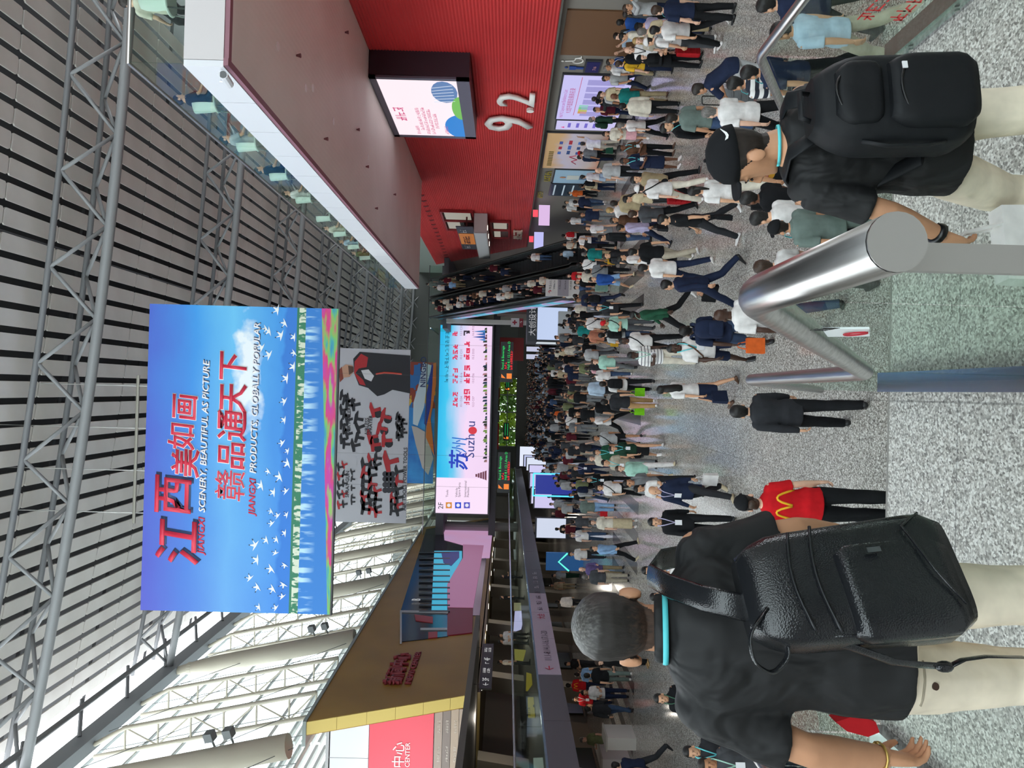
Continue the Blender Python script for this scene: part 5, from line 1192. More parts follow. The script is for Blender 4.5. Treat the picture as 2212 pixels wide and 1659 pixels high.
def suitcase(x,y,col,label,rz=0,w_=.42,h_=.58,d_=.25,ext=.42):
    b=thing('suitcase',(x,y,0),label,'suitcase','wheeled suitcases',rz=rz); o=Vector((0,0,0))
    MB().rings([(.06,w_/2*.92,d_/2*.9),(.09,w_/2,d_/2),(.06+h_-.03,w_/2,d_/2),(.06+h_,w_/2*.92,d_/2*.9)],4,lambda p: Vector(((p.x-p.y*(w_/d_))*.72,(p.y+p.x*(d_/w_))*.72,p.z))).obj('shell',cm(col),b,org=o)
    for sx in (-1,1):
        for sy in (-1,1): MB().tube([(sx*w_*.4-.015,sy*d_*.35,.03),(sx*w_*.4+.015,sy*d_*.35,.03)],.03,10).obj('wheel',M_RUB,b,org=o)
    MB().tube(bendpath([(-w_*.22,d_*.3,h_),(-w_*.22,d_*.3,h_+ext),(w_*.22,d_*.3,h_+ext),(w_*.22,d_*.3,h_)],.04),.011,6).obj('pull_handle',M_RUB,b,org=o)
    for k in range(3): MB().box((-w_*.46,w_*.46),(-d_/2-.006,-d_/2+.01),(.18+.14*k,.20+.14*k)).obj('ridge',cm(col),b,org=o)
    return b
# photo x, photo y of the crown of the head; height; heading (0 faces the viewer, 90 to the right, 180 away); pose ...
CROWD='''
1313 16 1.75 20 raise m l:lightgrey p:navy short:brown f black - :: bearded person in pale patterned shirt shading eyes near the brown door
1262 42 1.72 170 stand m t:blue p:navy short:black d black - :: person in bright blue tee walking by the brown door
1343 29 1.66 60 stand f t:darkgrey p:black long:dark a black - :: person with long dark hair in grey top under the brown door
1368 54 1.74 200 phone m t:lavender p:navy cap:black f black - :: person in lilac shirt and black flat cap by the brown door
1404 22 1.80 195 stand m t:navy p:black short:brown b black ln=cyan :: broad person in navy polo seen from behind at the right edge
1397 65 1.74 190 walk m t:white p:black short:black a white - :: person in white tee and black track pants with white trainers
1295 77 1.72 280 raise m t:lightblue p:denim short:dark b black - :: person in pale blue tee holding a camera up by the door
1336 75 1.68 250 phone f t:cream p:darkgreen tail:black a black - :: person in cream top with ponytail and dark green trousers
1374 68 1.76 160 stand m t:beige p:khaki short:grey b black - :: grey haired person in beige shirt behind the white tee
1365 88 1.68 330 stand f t:stone p:lightgrey long:blond b black - :: blond person in stone coloured top among the right hand crowd
1388 86 1.70 215 phone m t:white p:darkgrey cap:white a white bp=grey :: person in white tee and white cap with grey backpack
1372 129 1.64 20 phone f l:black p:black hijab:black b black bag=pink :: person in black headscarf holding a pink phone case
1346 108 1.76 330 stand m t:white p:charcoal bald:dark b black ln=black :: bald person in white shirt with black braces
1292 133 1.72 30 stand m t:blue p:navy short:dark c black ln=white :: person in royal blue vest with white lanyard near the layout screen
1284 147 1.74 20 stand m t:white p:khaki crop:grey c black - :: balding person in crumpled white shirt near the layout screen
1327 138 1.72 200 stand m t:yellow p:navy short:brown b black bp=black :: person in yellow shirt with bulky black backpack
1291 169 1.74 10 walk m t:lightgrey p:navy short:dark c black - :: person in grey shirt walking in front of the lilac screen
1266 207 1.74 180 stand m t:lightgrey p:grey crop:dark c black - :: person in pale grey tee reading the lilac screen
1290 203 1.76 300 stand m t:beige p:khaki short:dark b black - :: person in beige shirt turning from the lilac screen
1253 212 1.80 190 stand m t:black p:black crop:dark c black - :: tall person in black tee closest to the lilac screen
1284 219 1.70 185 raise m t:charcoal p:black cap:black a black - :: person in black cap photographing the lilac screen
1316 208 1.76 185 stand m t:teal p:khaki bald:dark d brown - :: bald person in teal shirt and khaki trousers with hand on hip
1283 236 1.66 15 stand m t:maroon p:navy short:black c black - :: person in maroon striped top before the lilac screen
1334 229 1.72 175 stand m l:cream p:black short:black a black - :: person in loose cream shirt and black trousers seen from behind
1273 258 1.76 80 stand m l:darkgreen p:black short:grey b black bp=darkgreen :: person in dark green jacket carrying a rucksack at the narrow screen
1329 271 1.64 200 walk f t:white p:black short:grey b black - :: grey haired person in white tee and wide black trousers
1299 289 1.62 340 hold f t:cream k:pink long:black a white - :: person in cream top and pink skirt below the orange poster
1432 255 1.74 190 stand m t:greygreen p:denim short:dark f black - :: sturdy person in grey green tee pulling a suitcase
1426 276 1.72 30 stand m l:black p:black short:black a black ln=cyan :: person in black sweater with cyan lanyard behind the black cap
1246 310 1.76 185 point m t:white p:stone crop:dark c black bag=green :: person in white tee pointing up at the orange poster
1229 330 1.74 200 stand m t:grey p:black cap:red c black - :: person in grey shirt and red cap reading the orange poster
1242 341 1.70 100 phone m j:navy p:navy short:black a black - :: person in navy jacket standing below the orange poster
1331 321 1.66 20 hold f t:brown p:black bun:black d brown ln=cyan :: person in patterned brown top holding a grey handbag
1336 348 1.70 10 hold f t:navy k:navy crop:black d white ln=cyan :: person in navy suit skirt with cyan lanyard arms crossed
1283 368 1.78 170 stand m t:lightgrey p:black bald:dark b black - :: bald person in light grey tee at the light blue poster
1252 382 1.66 200 stand f t:white s:lightblue short:black a white - :: person in white tee and pale shorts by the light blue poster
1356 388 1.74 20 walk m j:khaki p:black short:black a black - :: person in khaki jacket striding behind the white cap
1364 407 1.78 190 walk m t:white p:cream cap:white b white sling=black :: person all in white with white cap and black sling strap
1219 417 1.64 30 stand f t:orange p:black short:black a black - :: person in orange top at the dark blue panel
1232 436 1.74 160 stride m t:navy p:jeans short:black a white - :: person in navy tee and jeans striding by the dark blue panel
1249 402 1.66 210 stand f t:beige p:navy short:black c black bp=black :: person in beige top with black backpack at the dark blue panel
1209 437 1.66 10 stand f t:white p:black short:black a black - :: small person in white top under the yellow wall print
1197 447 1.70 190 stand m t:white p:black short:black a black - :: person in white shirt furthest back under the red wall
1343 427 1.64 280 phone f t:beige p:charcoal long:black a black - :: person with long black hair in beige top facing left
1316 439 1.76 175 stand m t:khaki p:grey short:dark f black - :: person in plain khaki tee seen from behind
1309 454 1.72 190 stand m t:white p:beige short:blond b black - :: fair haired person in white tee beside the khaki tee
1351 462 1.76 200 walk m t:darkgrey p:black short:brown b black - :: person in dark grey polo with glasses walking away
1413 474 1.74 250 walk m t:black p:charcoal short:black a white bag=black :: person in black tee and charcoal trousers with white shoes
1249 464 1.74 340 stand m t:navy p:grey short:black c black - :: person in navy dotted shirt in the middle distance
1219 477 1.70 195 walk f t:white s:denim short:brown b white - :: person in white tee and denim shorts near the red wall end
1321 489 1.76 230 stride m l:lavender p:navy short:dark c black bag=charcoal :: person in lilac shirt carrying a black folder bag
1314 476 1.66 30 stand f t:brown p:black long:dark c black - :: person with dark long hair in brown behind the lilac shirt
1258 494 1.64 20 walk f t:white k:grey short:black a black - :: person in white blouse and grey skirt
1289 511 1.78 280 phone m j:black p:denim short:black a black - :: large person in black jacket and jeans looking at a phone
1212 509 1.72 190 stand m t:white p:black short:black a black bp=red :: person in white tee with red backpack near the escalator
1237 519 1.70 200 stand m t:white p:navy short:black f black - :: person in white tee left of the lilac hanging sign
1247 533 1.70 15 raise m t:charcoal p:black short:black a black - :: person in charcoal tee raising a phone near the escalator
1212 529 1.72 20 hold m t:cream p:black short:dark c black - :: person in cream polo at the foot of the right escalator
1254 549 1.72 185 stand m t:teal p:khaki crop:grey c black bag=yellow :: person in teal polo carrying a yellow bag
1205 548 1.74 300 phone m l:lightblue p:charcoal short:dark b black - :: person in pale blue long sleeves leaning over a phone
1351 544 1.76 200 walk2 m t:black p:stone short:black a white - :: person in black tee and stone trousers in white shoes
1372 578 1.74 195 walk m t:white p:navy short:black a white - :: person in white tee and navy trousers beside the dark suit
1413 611 1.76 230 stride m j:navy p:navy short:black a black case=black :: person in dark navy suit carrying a black briefcase
1299 553 1.70 20 stand m t:charcoal p:black short:black a black bp=black :: person in charcoal tee with black backpack facing the viewer
1331 560 1.66 60 hold f t:white p:black long:black a black - :: person in white top with long hair near the stone trousers
1244 571 1.74 150 stand m t:white p:charcoal short:black a black sling=black :: person in white tee with thin black strap by the escalators
1262 586 1.76 170 stand m t:grey p:black short:black c black sling=black :: person in mid grey tee with shoulder strap by the escalators
1222 596 1.68 340 stand f t:red p:black short:dark b black - :: person in red and dark outfit coming off the escalator
1242 597 1.72 10 stand m t:cream p:navy short:brown b black - :: person in cream shirt coming off the escalator
1239 610 1.64 15 stand f t:black p:black long:black a black - :: person with long hair in black by the mint suitcase
1269 603 1.72 20 walk m l:blue s:sky short:black a beige - :: person in blue shirt and pale denim shorts by the mint suitcase
1207 638 1.72 240 stride m t:white p:black short:black a black - :: small person in white and black hurrying behind the totem
1254 648 1.74 190 stride m t:navy p:navy short:black a black bp=black :: person in navy with black backpack walking away by the booth
1279 666 1.72 10 walk m t:charcoal p:black short:black a black ln=cyan :: person in charcoal polo with cyan lanyard holding a folder
1348 677 1.78 250 stride m l:green p:black crop:black e white ln=mint :: person in dark green top and black trousers in a wide stride
1294 699 1.74 15 phone m t:mint p:darkgrey cap:red f black sling=black :: person in mint tee with red cap and black sling bag
1251 699 1.74 185 stand m t:white s:khaki short:dark b black sling=black :: person in white tee and khaki shorts before the booth
1221 682 1.72 185 stand m t:black p:black short:black a black ln=cyan :: person in black tee with lanyard talking at the booth
1229 667 1.66 190 stand f t:cream p:lightgrey short:black a black - :: person in cream clothes at the corner of the booth
1234 715 1.70 170 stand m t:teal p:black short:dark c black - :: person in teal top left of the booth corner
1256 726 1.74 200 stand m t:peach p:black short:black c black bag=yellow :: person in dusty orange top carrying a yellow paper bag
1291 724 1.72 190 stand m t:lightgrey p:jeans short:black a black bp=black :: person in grey tee with square black backpack
1331 736 1.76 10 walk m t:white p:black crop:black e black sling=black :: person in white tee with black chest bag and cap
1457 714 1.78 185 walk m t:navy s:jeans crop:black e black bp=navy bag=orange :: person in navy polo carrying an orange bag near the handrail
1530 680 1.80 190 walk m t:white p:jeans bald:dark e black - :: bald person in white tee just beyond the middle handrail
1432 752 1.76 10 walk m t:white s:navy crop:black e black ln=cyan sling=brown :: person in white shirt and navy shorts with brown shoulder bag
1351 768 1.76 15 phone m t:STRIPE p:cream crop:black e black ln=mint :: person in white striped polo and cream trousers holding a phone
1245 766 1.74 185 walk m t:lightgrey p:darkgrey short:dark c black - :: person in grey shirt and dark grey trousers walking away
1272 782 1.74 10 walk m t:mint p:grey short:brown b black - :: person in pale mint tee and grey jeans with face mask
1259 796 1.64 200 walk f t:pink p:black long:dark b black bp=charcoal :: person in pink tee with charcoal backpack
1270 811 1.62 190 stand f t:white p:denim tail:black a white - :: person in white tee and denim in the middle of the floor
1290 829 1.76 185 walk m t:white p:black short:dark f black bp=black bag=lime :: person in black trousers with black backpack and lime green bag
1253 839 1.78 190 stand m l:lightblue p:charcoal crop:black d black - :: tall person in light blue long sleeved shirt
1218 855 1.74 30 walk m t:olive p:charcoal short:dark c black - :: person in olive polo facing the viewer
1293 868 1.78 185 walk2 m t:charcoal p:tan short:black a white bag=lime :: person in charcoal tee and tan trousers with lime green bag
1267 880 1.68 200 stand f t:black p:black tail:black a black - :: person with ponytail all in black next to the tan trousers
1412 842 1.66 215 walk f t:white k:navy long:black a brown bag=navy :: person with long black hair in white shirt and navy skirt
1210 909 1.74 180 stand m t:white p:black short:dark c black sling=black :: person in white tee with black cross strap facing away
1188 896 1.72 190 stand m t:orange p:black short:black c black - :: person in orange tee in the middle of the crowd
1262 909 1.74 60 stride m t:white p:black short:black f white - :: person in white polo and black trousers striding to the right
1216 923 1.74 20 phone m t:grey p:grey short:black a black - :: person in mid grey polo with badge facing the viewer
1275 947 1.74 10 walk m t:lightgrey s:black short:dark c black sling=black :: bearded person in pale tee and black shorts with strap
1310 969 1.64 15 walk f t:darkgreen k:black long:black a white ln=cyan :: person in dark green top and black skirt with cyan lanyard
1278 977 1.70 10 stand m t:green p:black short:black a black ln=cyan :: person in green tee with cyan lanyard behind the black skirt
1267 991 1.72 20 stand m t:cream p:grey crop:grey b black - :: grey haired person in cream shirt left of the lanyards
1324 1012 1.66 20 walk f l:mint p:white short:brown b beige - :: person in mint cardigan and white trousers
1297 999 1.70 340 stand m t:stone p:grey short:black a black ln=cyan :: person in patterned stone shirt behind the mint cardigan
1232 1012 1.72 15 walk m t:navy p:navy short:black a black ln=lavender :: person in navy tee with lilac lanyard walking forward
1262 1037 1.70 10 stand f t:black p:black long:black a black ln=cyan :: person with long hair in black with cyan lanyard
1340 1043 1.78 20 walk m t:grey p:charcoal short:black f black bp=grey :: tall person in grey tee and charcoal backpack straps
1393 1059 1.74 330 walk m l:navy p:charcoal bald:dark a beige ln=lavender bag=white :: balding person in navy polo carrying a white plastic bag
1366 1055 1.64 340 hold f t:white p:navy long:black a black - :: person in white blouse with glasses reading a leaflet
1281 1054 1.72 20 walk m t:white p:black short:black a black sling=black :: person in white tee with a small white camera bag
1232 1064 1.72 230 walk m l:lightgrey p:jeans short:black c black bp=navy :: person in grey blue top with navy straps walking left
1237 1094 1.76 180 stand m t:greygreen p:sky short:brown b black bag=red :: person in grey green tee and pale jeans with red bag
1270 1129 1.68 20 stand f t:cream K:beige short:dark b white - :: person in cream top and long beige pleated skirt
1229 1127 1.70 190 stand m t:darkgrey p:grey short:dark b black - :: person in dark grey cardigan left of the neon display
1226 1157 1.74 15 walk m t:white p:jeans short:brown b black ln=lavender :: person in white tee and blue jeans with lilac lanyard
1160 1151 1.82 200 stand m t:navy p:navy short:black a black - :: tall person in navy below the mezzanine edge
1393 1127 1.74 10 walk m j:black p:black short:black a black ln=lavender :: person in open black suit with lilac lanyard walking forward
1270 1186 1.72 60 walk m l:sky p:black short:black a beige - :: person in sky blue shirt and black trousers walking right
1226 1197 1.70 20 stand m t:white p:charcoal short:black a black - :: person in white polo left of the sky blue shirt
1248 1230 1.74 30 hold m l:purple p:khaki bald:dark b black - :: bald person in purple shirt and khaki trousers
1256 1246 1.72 190 stand m t:darkgrey p:stone short:grey b black - :: person in dark grey tee and stone trousers seen from behind
1380 1232 1.74 5 walk m t:lightblue p:grey short:black a black ln=pink :: person in pale blue polo beside the black backpack strap
1412 1238 1.62 340 walk f t:white p:black bun:black a black - :: person in white tee with face mask by the backpack strap
1449 1216 1.70 300 walk m t:lightgrey p:navy short:black a black - :: dark haired person in light grey tee behind the shoulder
1397 1289 1.64 20 walk f t:cream p:charcoal short:black a black - :: person in cream top half hidden by the grey haired head
1199 1300 1.72 180 stand m l:white p:charcoal short:black a black - :: person in white shirt near the mezzanine glass doors
1186 1265 1.66 20 stand f t:beige p:khaki short:black a black - :: person in beige near the glass doors under the mezzanine
1190 1242 1.72 340 phone m t:lightgrey p:darkgreen short:black a black - :: person in pale top and dark green trousers under the mezzanine
1283 1428 1.68 330 phone f t:black p:black short:brown b tan - :: person in black top and wide black trousers left of the head
1218 1433 1.72 340 hold m t:charcoal p:charcoal short:black a black - :: person in charcoal tee talking left of the grey head
1221 1480 1.74 185 stand m t:red p:navy short:black a black logo=M :: person in red tee with yellow arches under the mezzanine
1253 1496 1.72 20 hold f t:white p:navy short:black a black - :: person in white tee with folded arms beside the red tees
1234 1510 1.70 15 stand m t:red p:navy short:black a black ln=white :: person in red tee with white lanyard next to folded arms
1239 1457 1.72 190 stand m t:sky p:navy short:dark a black - :: person in sky blue tee beside the white board
1257 1459 1.74 200 walk m t:black p:greygreen short:black a white - :: person in black tee and grey green trousers at the white board
1259 1531 1.70 180 walk m l:charcoal p:jeans short:black a black - :: person in charcoal sweater and blue jeans under the mezzanine
1250 1596 1.70 340 phone m t:olive s:navy crop:grey b white - :: person in olive tee and navy shorts at the white counter
1310 1651 1.74 250 stride m t:navy p:charcoal short:black a black - :: person in navy tee striding off at the left edge
1405 1508 1.74 5 walk m t:black p:black short:black a black ln=green :: person in black tee with green lanyard left of the front figure
1467 1623 1.72 10 walk m j:charcoal p:charcoal short:black a black ln=cyan :: person with glasses in dark suit and cyan lanyard at far left
1499 1650 1.72 20 walk m l:darkgrey p:black short:dark c black ln=mint :: bearded person with mint lanyard cut off by the left edge
1478 412 1.66 185 walk f t:white p:cream tail:black a white bag=black :: person with ponytail in white tee and cream trousers
1505 242 1.78 190 walk m t:white p:black crop:grey b black - :: grey haired person in white polo beyond the black cap
1562 180 1.74 200 walk m t:RUGBY p:black short:black f black ln=cyan :: person in black and white hooped rugby shirt
1587 156 1.74 195 walk m t:navy p:black short:black f black ln=cyan :: person in navy tee with red pinstripes by the right handrail
1537 142 1.76 215 bent m t:navy p:lightgrey short:dark f black - :: person in navy polo and grey trousers leaning forward on luggage
1623 10 1.74 190 walk m t:navy p:black short:black a black - :: black haired person in navy at the top right corner
1652 66 1.76 200 walk m t:lightblue p:stone short:black f black - :: person in pale denim shirt behind the right glass panel
1532 360 1.78 215 stand m t:PATCH p:black short:black f black - :: person in light blue and mustard print tee by the black cap
1600 428 1.72 200 walk m t:black p:black short:black d black - :: person with thick black hair in black tee below the black cap
1616 466 1.70 205 phone m t:white p:black short:black a black - :: tousled dark haired person in white tee looking at a phone
1629 490 1.72 195 walk m t:greygreen p:greygreen cap:black f black ln=cyan :: person in grey green shirt and black bucket cap
1622 576 1.70 190 walk m t:white p:charcoal short:brown b black sling=black :: brown haired person in white vest top with black strap
1567 888 1.74 185 walk m l:charcoal p:black short:black a black - :: person in charcoal long sleeves alone in the centre of the floor
'''
M_STRIPE=striped('white_stripes','E8E6E4','2A3040',13,2,.85,.78); M_RUGBY=striped('rugby_hoops','E2E0DE','1C2230',9,2,.85,.5)
t=NT('patch_print'); s=t.n('SeparateXYZ',Vector=t.obj()); f=t.math('FRACT',t.math('MULTIPLY',s.outputs[2],7)); c=t.ramp(f,[(0,'A8C4E4'),(.5,'22304A'),(.62,'A8C4E4')],'CONSTANT'); c=t.mix(t.math('LESS_THAN',s.outputs[2],1.22),c,'C8922C'); t.link(c,t.b.inputs['Base Color']); M_PATCH=t.m
SPEC=dict(STRIPE=M_STRIPE,RUGBY=M_RUGBY,PATCH=M_PATCH)
rows=[]
for ln in CROWD.strip().splitlines():
    a,lab=ln.split(' :: '); f=a.split(); rows.append((f,lab.strip()))
pos=[]
for f,lab in rows:
    p=P(float(f[0]),float(f[1]),Z=1.28 if f[4]=='bent' else float(f[2])); pos.append([p.x,p.y])
for q in pos:
    if q[1]>14 and q[0]>10.65: q[1]*=10.65/q[0]; q[0]=10.65
for it in range(60):      # nobody stands inside a neighbour: slide the farther one back along its sight line
    for i in range(len(pos)):
        for j in range(i):
            d=math.hypot(pos[i][0]-pos[j][0],pos[i][1]-pos[j][1])
            if d<.62:
                a,b_=(i,j) if pos[i][1]>=pos[j][1] else (j,i); k=.3*(.62-d)
                for q,sg in ((a,1),(b_,-1)):
                    L=math.hypot(*pos[q]); pos[q][0]*=1+sg*k/L; pos[q][1]*=1+sg*k/L
for q in pos:
    if q[1]>14 and q[0]>10.75: q[0]=10.75
for (f,lab),(x,y) in zip(rows,pos):
    h,rot,pose,sex=float(f[2]),float(f[3]),f[4],f[5]
    tp=f[6].split(':'); bt=f[7].split(':'); hr=f[8].split(':'); sk,shoe=f[9],f[10]
    rot+=math.degrees(math.atan2(x,y))*0
    near=y<13
    tc=SPEC.get(tp[1],tp[1])
    p=person(x,y,0,h,rot,pose,sex,(tp[0],tc),tuple(bt),tuple(hr),sk,lab,'people in the hall',face=not(130<rot%360<230),shoe=shoe,vox=.012 if near else .018,wob=.004 if near else 0,collar=(sex=='m'))
    short=lab.split()[:10]
    while short[-1] in ('by','with','the','and','in','at','of','a','to','from','behind','beside','near','on','before','left','carrying','holding','under','below'): short.pop()
    short=' '.join(short)
    for ac in f[11:]:
        if ac in '-': continue
        k,v=ac.split('=')
        if k=='bp': backpack(p,v,f'{v} backpack on the {short}')
        elif k=='ln': lanyard(p,v,True)
        elif k=='bag':
            i=1 if pose in('walk','stand','stride','walk2','point') else 0
            hp=handpos(p,pose,sex,0 if i else 1) if pose!='phone' else handpos(p,pose,sex,0)
            hp.z=max(hp.z,.5); handbag(hp,R(rot),v,f'{v} bag held by the {short}')
        elif k=='case':
            hp=handpos(p,pose,sex,1); handbag(hp,R(rot)+1.57,v,f'{v} briefcase held by the {short}',.38,.28,.09,'briefcase',.07)
        elif k=='sling':
            def mk():
                b=MB(); b.tube([(.10,.03,1.485),(.085,-.11,1.40),(-.02,-.150,1.22),(-.15,-.10,1.05),(-.19,.0,1.02),(-.12,.13,1.1),(.02,.145,1.3),(.09,.10,1.45),(.10,.03,1.485)],[(.014,.006)]*9,6); b.ball((-.19,.02,.98),(.05,.11,.08),12,7); return join_smooth(b,'sling_bag')
            sl=thing('sling_bag',p.location,f'{v} sling bag on the {short}','bag',rz=p.rotation_euler.z); sl.scale=p.scale; inst('strap_and_pouch',pm_(('sling',),mk),sl,m_=cm(v))
        elif k=='logo':
            MLOGO=p
from mathutils.bvhtree import BVHTree
def hug(me,x,z,side=1,lift=.004):
    """point of a garment's surface seen from behind (side 1) or in front at (x,z)"""
    k=('bvh',me.name)
    if k not in PM: PM[k]=BVHTree.FromPolygons([v.co for v in me.vertices],[tuple(p.vertices) for p in me.polygons])
    h=PM[k].ray_cast(Vector((x,side*1.0,z)),Vector((0,-side,0)))
    return Vector((x,(h[0].y if h[0] else .15*side)+side*lift,z))
def garment(p,nm): return [o for o in p.children if o.name.split('.')[0]==nm][0].data
def arches(p,zc_,w_,sr=.016):
    """pair of rounded yellow arches printed on the back of a tee"""
    me=garment(p,'shirt')
    for s in (-1,1):
        MB().tube([hug(me,s*w_*x,zc_+z) for x,z in ((.02,-.05),(.06,.0),(.12,.06),(.19,.095),(.25,.10),(.32,.085),(.38,.04),(.44,-.02),(.49,-.09))],[sr]*9,8).obj('yellow_arch',mat('E8B020',.7),p,True,org=Vector((0,0,0)))
arches(MLOGO,1.28,.26,.012)
# luggage standing on the floor
suitcase(*P(1490,112,Z=.3).xy,'red','red suitcase beside the white tee on the right',.4)
p=P(1560,162,Z=.9); suitcase(p.x,p.y,'charcoal','black suitcase with raised handle near the hooped rugby shirt',.3)
p=P(1530,212,Z=.9); suitcase(p.x,p.y,'grey','grey suitcase with raised handle near the grey green tee',.2)
p=P(1297,622,Z=.4); suitcase(p.x,p.y,'mint','mint green suitcase beside the escalators',.1)
p=P(1475,427,Z=.25); suitcase(p.x,p.y,'red','red suitcase beside the person all in white',.2)
p=P(1655,110,Z=.3)

# ---- far crowd: the nearest as people, the multitude behind as one body
rr=random.Random(17)
def simple_person(p,h,cols,b,dz=0,rot=0):
    """tiny far figure: (legs, torso, head, arms) with material indices"""
    x,y=p; s=h/1.75; out=[]
    def add(m_,mi): o=len(b.v); b.add(m_.v,m_.f); b.mi+= [mi]*len(m_.f)
    c,sn=math.cos(rot),math.sin(rot); tf=lambda q: Vector((x+(q.x*c-q.y*sn)*s,y+(q.x*sn+q.y*c)*s,q.z*s+dz))
    for sg in (-1,1):
        add(MB().rings([(.0,.05,.10,-.03,sg*.09),(.08,.05,.06,0,sg*.09),(.5,.06,.065,0,sg*.09),(.93,.09,.1,0,sg*.08)],6,tf),cols[1])
        add(MB().rings([(.75,.03,.035,-.02,sg*.22),(1.1,.045,.045,0,sg*.22),(1.44,.06,.06,0,sg*.18)],6,tf),cols[0])
    add(MB().rings([(.88,.17,.12),(1.1,.15,.11),(1.35,.19,.12),(1.45,.13,.09),(1.52,.06,.06)],8,tf),cols[0])
    add(MB().rings([(1.5,.04,.05,-.03),(1.58,.07,.085,-.01),(1.66,.075,.095,0)],8,tf),cols[2])
    add(MB().rings([(1.60,.06,.05,.05),(1.65,.08,.1,.01),(1.71,.075,.09,.01),(1.75,.03,.04,.01)],8,tf),cols[3])
FCOL=['white','black','navy','charcoal','grey','black','lightgrey','black','navy','cream','charcoal','darkgrey','denim','charcoal','black','maroon','beige','olive']
occ=[tuple(q) for q in pos]
def free(x,y,d=.5): return all((x-a)**2+(y-c)**2>d*d for a,c in occ)
far=0; tries=0
while far<66 and tries<4000:
    tries+=1; y=rr.uniform(39,60); x=rr.uniform(-8.5,4.2) if y<52 else rr.uniform(-7.5,3.0)
    if not free(x,y,.62): continue
    occ.append((x,y)); c=rr.choice(FCOL); h=rr.uniform(1.6,1.8); r_=rr.choice((0,180))+rr.uniform(-30,30)
    person(x,y,0,h,r_,rr.choice(('stand','walk','walk2','stand')),rr.choice('mmf'),(rr.choice('tl'),c),('p',rr.choice(('black','navy','charcoal','grey','stone'))),('short',rr.choice(('black','black','dark','brown'))),rr.choice('aabcf'),f'person in a {c} top in the packed crowd under the LED signs','far crowd',face=False)
    far+=1
far=0
while far<24 and tries<9000:
    tries+=1; y=rr.uniform(31,40); x=rr.uniform(-5,5)
    if not free(x,y,.75): continue
    occ.append((x,y)); c=rr.choice(FCOL); h=rr.uniform(1.6,1.8); r_=rr.choice((0,180))+rr.uniform(-35,35)
    person(x,y,0,h,r_,rr.choice(('stand','walk','walk2','phone')),rr.choice('mmf'),('t',c),('p',rr.choice(('black','navy','charcoal','grey','stone'))),('short',rr.choice(('black','black','dark','brown'))),rr.choice('aabcf'),f'person in a {c} top where the crowd thickens mid hall','mid hall crowd',face=130>abs(r_))
    far+=1
b=MB(); b.mi=[]; n=0; tries=0
while n<430 and tries<9000:
    tries+=1; y=rr.uniform(55,112); x=rr.uniform(-8,4.5)
    if not free(x,y,.5): continue
    occ.append((x,y)); n+=1
    simple_person((x,y),rr.uniform(1.6,1.82),(rr.choice((0,1,2,3,1,1,2,5,1,2,3,4)),rr.choice((1,2,1,3)),6+rr.randrange(2),8),b,0,rr.uniform(0,6.28))
me=b.mesh('far_crowd',True)
for c in ('white','black','navy','grey','lightblue','maroon'): me.materials.append(cm(c))
me.materials.append(skin('a')); me.materials.append(skin('c')); me.materials.append(hairm('black'))
me.polygons.foreach_set('material_index',b.mi)
fc=bpy.data.objects.new('far_crowd',me); COL.objects.link(fc); tag(fc,'dense mass of tiny people filling the far end of the hall','crowd',kind='stuff')

# ---- escalator riders
ORD=['first','second','third','fourth','fifth','sixth','seventh','eighth','ninth','tenth','eleventh','twelfth','thirteenth','fourteenth','fifteenth','sixteenth','seventeenth','eighteenth','nineteenth','twentieth','twenty-first','twenty-second']
def stepz(i): return max(0,min(10,i*.3327*SL))+.19
for k in range(21):
    i=6+k*2+rr.choice((0,0,1)); lane=6.35 if k%2 else 6.82; c=rr.choice(('black','white','charcoal','navy','lightgrey','black','brown','maroon','cream'))
    person(lane,43.4+i*.3327+.18,stepz(i),rr.uniform(1.58,1.76),rr.uniform(-20,20),rr.choice(('stand','phone','hold')),rr.choice('mf'),('t',c),('p',rr.choice(('black','navy','grey'))),('short','black'),rr.choice('aab'),f'person in {c} top riding down the packed escalator, {ORD[k]} from the bottom','escalator riders')
for k,(i,c,bc) in enumerate(((9,'white','denim'),(19,'navy','charcoal'),(23,'maroon','black'),(28,'charcoal','navy'),(37,'black','navy'),(40,'sky','khaki'),(42,'maroon','khaki'),(45,'white','navy'),(49,'greygreen','grey'))):
    person(8.0 if k%2 else 8.45,43.4+i*.3327+.18,stepz(i),rr.uniform(1.6,1.78),180+rr.uniform(-25,25),'stand',rr.choice('mf'),('t',c),('p',bc),('short','dark'),rr.choice('abc'),f'person in {c} top riding up the right escalator, {ORD[k]} from the bottom','escalator riders',face=False)
# ---- people on the mezzanine
for k,(x,y,c,lab) in enumerate(((1084,1373,'white','person in white shirt leaning at the mezzanine rail, left of two'),(1090,1388,'white','person in white shirt beside another at the mezzanine rail'),(1091,1431,'cream','person in cream shirt standing alone on the mezzanine'),(1083,1246,'charcoal','person in charcoal top at the far part of the mezzanine'),(1085,1291,'black','person in black top seated deep in the mezzanine'))):
    p=P(x,y,Z=3.3+1.7) if 0 else P(x,y,X=-11.6); hz=max(4.7,min(5.1,p.z)); 
    person(-11.6,p.y,3.28,min(1.8,hz-3.28),rr.choice((40,120,300)),'phone' if k%2 else 'stand','m',('t',c),('p','charcoal'),('short','black'),'a',lab,'people on the mezzanine',face=True)
